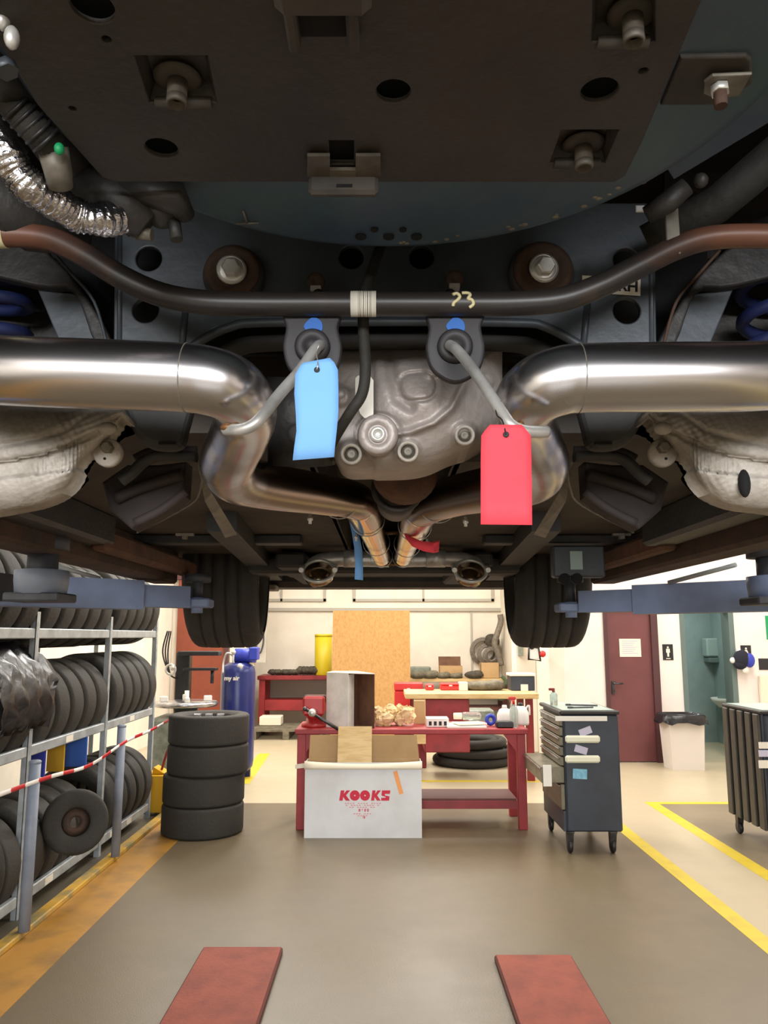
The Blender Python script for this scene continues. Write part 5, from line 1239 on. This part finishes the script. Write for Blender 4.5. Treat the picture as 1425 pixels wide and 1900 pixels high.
# crossover and flanges ahead
for sg in (-1, 1):
    mx_ = (lambda x: x) if sg < 0 else (lambda x: 1464-x)
    cr = obj('crossover_pipe', MB().tube([P(mx_(x), y, yy) for x, y, yy in ((588, 1078, 3.1), (578, 1062, 3.05), (585, 1046, 3.0), (612, 1038, 2.97), (655, 1037, 2.95), (722, 1038, 2.95))], .030, 20, n=6), 'steel_rod', car)
    q = P(mx_(592), 1060, 2.93)
    obj('flange', MB().torus(q+Vector((0, -.02, 0)), (0, -1, .9), .058, .007, 32, 8), 'zinc', cr)
    obj('catalyst_end', MB().lathe([(.001, .0), (.052, .0), (.054, -.03), (.03, -.05)], q+Vector((0, -.01, 0)), (0, -1, .9), 28), 'steel_hot', cr)
    for dx in (-.062, .062): obj('flange_bolt', MB().cyl(q+Vector((dx, -.05, .0)), q+Vector((dx, .0, .02)), .010, 8), 'zinc', cr)
    q = P(mx_(655), 1030, 2.9); obj('joint_sleeve', MB().tube([q+Vector((-.035, .02, -.01)), q+Vector((.035, .02, -.01))], .034, 20), 'steel_rod', cr)
    q = P(mx_(690), 1008, 2.2)
obj('joining_bar', MB().tube([P(712, 1047, 2.8), P(742, 1047, 2.8)], .006, 8), 'weld', car)
obj('joining_bar', MB().tube([P(700, 990, 2.2), P(752, 988, 2.2)], .005, 8), 'weld', car)
# rubber hangers
for px in (581, 845):
    Yh = .855
    ol = sm2(xz([(px-48, 580), (px-50, 612), (px-55, 650), (px-42, 690), (px, 712), (px+42, 690), (px+54, 650), (px+47, 612), (px+46, 580)], Yh), 5)
    rh = obj('rubber_hanger', MB().plate(ol, (), .014, .004, (0, Yh, 0)), 'hanger_rubber', car)
    c = P(px-1, 644, Yh-.007); r = rp(33, Yh)
    obj('boss', MB().lathe([(r*1.02, 0), (r, .006), (r*.86, .009), (r*.5, .009), (r*.42, .005), (.001, .003)], c, (0, -1, 0), 36), 'hanger_rubber', rh)
    c = P(px+1, 605, Yh-.0085)
    obj('paint_dot', MB().plate(sm2([(c.x+rp(17, Yh)*math.cos(k*.8)*(1+.12*math.sin(k*2)), c.z+rp(17, Yh)*math.sin(k*.8)*(1+.1*math.cos(k*3))) for k in range(8)], 3), (), .0012, .0003, (0, Yh-.008, 0)), 'blue_mark', rh)
    zt2_ = P(px, 560, Yh).z
    obj('hanger_stud', MB().cyl((P(px, 560, Yh).x, Yh, zt2_-.01), (P(px, 560, Yh).x, Yh+.07, zt2_+.04), .008), 'subframe_dark', rh)

# left front corner: foil sleeve and connectors
fp = [(-60, 180, .60), (0, 262, .60), (30, 318, .61), (62, 352, .62), (105, 376, .64), (140, 398, .66), (180, 407, .67), (228, 404, .69)]
fpts = crom([P(*p) for p in fp], 14)
obj('foil_sleeve', MB().tube(fpts, [.0145+.0011*math.sin(i*1.9)+.0009*math.sin(i*.37) for i in range(len(fpts))], 24), 'foil', car)
obj('fuel_hose', MB().tube([P(*p) for p in ((-40, 130, .56), (20, 190, .57), (60, 235, .58), (98, 275, .60))], .0125, 16, n=5), 'rubber', car)
m = MB(); q0, q1 = P(30, 200, .57), P(85, 260, .59)
for k in range(5): m.torus(q0.lerp(q1, k/4), (q1-q0), .0128, .0018, 24, 6)
obj('hose_rib', m, 'black_plastic', car)
obj('hose_coupler', MB().tube([P(98, 275, .60), P(108, 320, .61), P(112, 345, .62)], [.013, .0115, .0105], 20), 'dull_zinc', car)
obj('green_clip', MB().ball(P(110, 276, .585), .0042, 10, (1, 1, 1.2)), 'green_clip', car)
obj('connector', MB().tube([P(150, 330, .68), P(230, 380, .69), P(275, 420, .70)], [.02, .022, .017], 16).ball(P(300, 385, .7), .02, 12).tube([P(230, 345, .68), P(330, 370, .68), P(345, 400, .70)], [.012, .015, .009], 14), 'body_black', car)
obj('connector_cap', MB().tube([P(250, 432, .70), P(282, 436, .70)], .006, 10), 'dull_zinc', car)
obj('connector_tail', MB().tube([P(322, 400, .7), P(328, 445, .7)], .006, 10), 'body_black', car)
obj('connector_tail', MB().tube([P(200, 350, .69), P(215, 400, .70), P(250, 425, .71)], .010, 10), 'body_black', car)
for (px, py, r_) in ((5, 35, .0055), (22, 70, .0055)): obj('bright_fitting', MB().ball(P(px, py, .46), r_, 12, (.9, 1, 1.5)), 'zinc', car)
obj('dark_duct', MB().tube([P(-80, 60, .50), P(0, 130, .55), P(60, 200, .60), P(130, 300, .67), P(190, 350, .72)], .022, 16, n=4), 'body_black', car)
obj('small_nut', MB().cyl(P(8, 120, .49), P(14, 135, .49), .008, 6), 'subframe', car)
# right rear corner: level sensor, strap
obj('sensor_body', MB().tube([P(1200, 400, .80), P(1240, 375, .79), P(1275, 345, .78)], [.010, .012, .010], 14).ball(P(1300, 335, .77), .008, 12), 'body_black', car)
obj('sensor_stay', MB().bx(P(1236, 430, .83).x, P(1262, 430, .83).x, .83, .835, P(1250, 470, .83).z, P(1250, 385, .83).z, .001), 'dull_zinc', car)
obj('sensor_strap', MB().bx(P(1180, 400, .82).x, P(1205, 400, .82).x, .82, .824, P(1190, 392, .82).z, P(1190, 380, .82).z, .001), 'zinc', car)
obj('side_rail', MB().tube([P(1200, 450, .90), P(1330, 380, .86), P(1460, 270, .80)], .022, 16), 'rubber', car)
obj('side_rail', MB().tube([P(-60, 330, .78), P(60, 420, .86), P(150, 430, .9)], .03, 16), 'body_black', car)

# front of the car
obj('front_bumper', MB().bx(-.86, .88, 4.15, 4.4, 1.905, 2.15, .03), 'body_black', car)
obj('undertray', MB().bx(-.5, .56, 3.2, 4.2, 1.955, 1.97, .004), 'body_black', car)
obj('front_subframe', MB().bx(-.55, .55, 3.15, 3.3, 1.90, 1.97, .012).bx(-.42, -.30, 3.0, 4.0, 1.91, 1.97, .01).bx(.30, .42, 3.0, 4.0, 1.91, 1.97, .01), 'subframe_dark', car)
obj('tow_eye', MB().bx(-.62, -.56, 4.05, 4.2, 1.885, 1.915, .006), 'dull_zinc', car)
for (x, y, yaw, R, W) in ((-.70, 3.54, .06, .338, .315), (.725, 3.54, -.06, .338, .315), (-.83, .88, 0, .34, .28), (.83, .88, 0, .34, .28)):
    ax = (math.cos(yaw), math.sin(yaw), 0); c = (x, y, 1.6+R)
    wt = obj('tyre', tyre_mb(R, W, .235, 4, 72, c=c, ax=ax, gd=.008, round_=.2), 'rubber_worn', car)
    obj('rim', rim_mb(.235, W*.9, c, ax, 1 if x > 0 else -1, 5), 'alloy', wt)
    obj('brake_disc', MB().lathe([(.001, -.012), (.16, -.012), (.16, .012), (.001, .012)], c, ax, 36), 'steel_dark', wt)

# ------------------------------------------------------------------ inspection tags
yt = .752
def prow(px0, px1, py0, py1, Y, n=6, bow=0.0): return [P(px0+(px1-px0)*k/n, py0+(py1-py0)*k/n, Y-bow*math.sin(math.pi*k/n)) for k in range(n+1)]
rows = [prow(562, 612, 673, 664, .753), prow(556, 620, 680, 672, .752), prow(548, 627, 694, 686, .751), prow(546, 628, 730, 724, .748, bow=.001), prow(549, 628, 770, 765, .748, bow=.001), prow(550, 625, 800, 797, .750, bow=.001), prow(546, 622, 828, 824, .753), prow(543, 620, 854, 848, .757)]
bt_ = thing('paper_tag', P(585, 854, .757), 'light blue blank paper tag hanging from the left exhaust hanger rod', 'tag')
obj('card', MB().sheet(rows, .0005), 'tag_blue', bt_)
q = P(588, 686, .7505)
obj('eyelet', MB().torus(q, (0, -1, 0), .0023, .0007, 20, 6).cyl(q+Vector((0, .0005, 0)), q+Vector((0, -.0003, 0)), .0021, 14), 'ink', bt_)
obj('wire', MB().tube([P(588, 686, .749), P(590, 672, .752), P(587, 655, .80), P(592, 640, .805)], .0007, 6, n=4), 'steel_rod', bt_)
rows = [prow(909, 968, 788, 788, .740), prow(901, 976, 797, 797, .740), prow(893, 985, 808, 808, .740), prow(892, 986, 850, 850, .740), prow(892, 986.5, 884, 884, .741), prow(892, 987, 889, 889, .7405), prow(892, 987, 930, 930, .7365), prow(892, 987.5, 973, 974, .732)]
rt_ = thing('paper_tag', P(939, 974, .732), 'bright red blank paper tag hanging below the right exhaust bend', 'tag')
obj('card', MB().sheet(rows, .0005), 'tag_red', rt_)
q = P(939, 806, .7385)
obj('eyelet', MB().torus(q, (0, -1, 0), .0023, .0007, 20, 6).cyl(q+Vector((0, .0005, 0)), q+Vector((0, -.0003, 0)), .0021, 14), 'ink', rt_)
obj('wire', MB().tube([P(939, 806, .7375), P(932, 780, .745), P(922, 770, .752), P(920, 748, .758), P(930, 745, .757)], .0007, 6, n=4), 'ink', rt_)
# two more tags on the forward clamps, seen edge on
rows = [[P(x, y, 1.92) for x in (x0, x0+w_)] for x0, w_, y in ((645, 12, 955), (652, 13, 985), (657, 14, 1015), (659, 14, 1045), (658, 15, 1075))]
for i, r_ in enumerate(rows): r_[1] = r_[1]+Vector((0, .03, 0))
single('paper_tag', MB().sheet(rows, .0008), 'tag_blue', 'narrow-looking blue tag seen edge-on beside the forward left clamp', 'tag')
rows = [[P(x, y, Y) for (x, y) in pr] for pr, Y in (([(748, 980), (752, 998)], 1.75), ([(762, 995), (765, 1014)], 1.73), ([(782, 1004), (786, 1023)], 1.72), ([(802, 1006), (804, 1026)], 1.73), ([(816, 1002), (814, 1024)], 1.75))]
single('paper_tag', MB().sheet(rows, .0008), 'tag_red', 'curled red tag under the forward right clamp', 'tag')

# ------------------------------------------------------------------ the two post lift holding the car
for sg, sd in ((-1, 'left'), (1, 'right')):
    lf = thing('lift_column', (sg*1.85, 2.2, 0), 'blue-grey lift column with swing arms holding up the %s side of the car' % sd, 'car lift')
    obj('column', MB().bx(sg*1.85-.14, sg*1.85+.14, 2.05, 2.35, 0.02, 3.6, .01), 'lift_blue', lf)
    obj('foot_plate', MB().bx(sg*1.85-.25, sg*1.85+.25, 1.95, 2.45, 0, .02), 'lift_dark', lf)
    obj('carriage', MB().bx(sg*1.73-.06, sg*1.73+.06, 2.02, 2.38, 1.66, 1.95, .01), 'lift_blue', lf)
    zc_ = 1.797 if sg < 0 else 1.780
    def beam(name, a, b, hw, hh, m, z0, z1):
        a, b = Vector(a), Vector(b); d = (b-a).normalized(); n = Vector((-d.y, d.x, 0))*hw
        v_ = [a-n+Vector((0, 0, z0-hh)), a+n+Vector((0, 0, z0-hh)), b+n+Vector((0, 0, z1-hh)), b-n+Vector((0, 0, z1-hh)), a-n+Vector((0, 0, z0+hh)), a+n+Vector((0, 0, z0+hh)), b+n+Vector((0, 0, z1+hh)), b-n+Vector((0, 0, z1+hh))]
        return obj(name, MB().hexa(v_), m, lf)
    ex0 = sg*.90 if sg < 0 else .93
    am = beam('front_arm', (sg*1.74, 2.25, 0), (ex0, 2.88, 0), .055, .052, 'lift_blue', zc_+.005, zc_)
    an = beam('arm_extension', (ex0+sg*.1, 2.80, 0), (sg*.76, 3.0, 0), .045, .040, 'lift_blue', zc_-.002, zc_-.002)
    obj('arm_lock', MB().tube([(sg*1.15, 2.55, zc_+.10), (sg*1.0, 2.75, zc_+.055)], .008, 8), 'galv', lf)
    pc = (sg*.72, 3.03)
    fpd = obj('pad_socket', MB().bx(pc[0]-.055, pc[0]+.055, pc[1]-.05, pc[1]+.05, zc_-.04, zc_-.005, .006).cyl((pc[0], pc[1], zc_-.06), (pc[0], pc[1], zc_-.0), .022), 'lift_blue', lf)
    obj('pad_screw', MB().cyl((pc[0], pc[1], zc_), (pc[0], pc[1], 1.868), .02).cyl((pc[0], pc[1], 1.855), (pc[0], pc[1], 1.885), .05), 'lift_dark', fpd)
    ra = beam('rear_arm', (sg*1.74, 2.15, 0), (sg*.98 if sg < 0 else 1.08, 2.02 if sg < 0 else 2.25, 0), .055, .035, 'lift_dark' if sg < 0 else 'lift_blue', 1.775, 1.775)
    rc = (-.875, 2.0) if sg < 0 else (1.12, 2.28)
    rc = (-.875, 2.0) if sg < 0 else (.90+.19, 2.2)
    rs = obj('pad_collar', MB().lathe([(.03, -.035), (.062, -.035), (.066, 0), (.066, .025), (.03, .03)], (rc[0], rc[1], 1.79), (0, 0, 1), 28), 'lift_blue' if sg > 0 else 'post_grey', lf)
    obj('pad_stem', MB().cyl((rc[0], rc[1], 1.78), (rc[0], rc[1], 1.87), .038).cyl((rc[0], rc[1], 1.868), (rc[0], rc[1], 1.908), .062, 28), 'lift_dark', rs)
    obj('arm_hand', MB().bx(rc[0]-.07, rc[0]+.07, rc[1]-.06, rc[1]+.06, 1.735, 1.757, .004), 'lift_dark', rs)
bpy.context.view_layer.update()
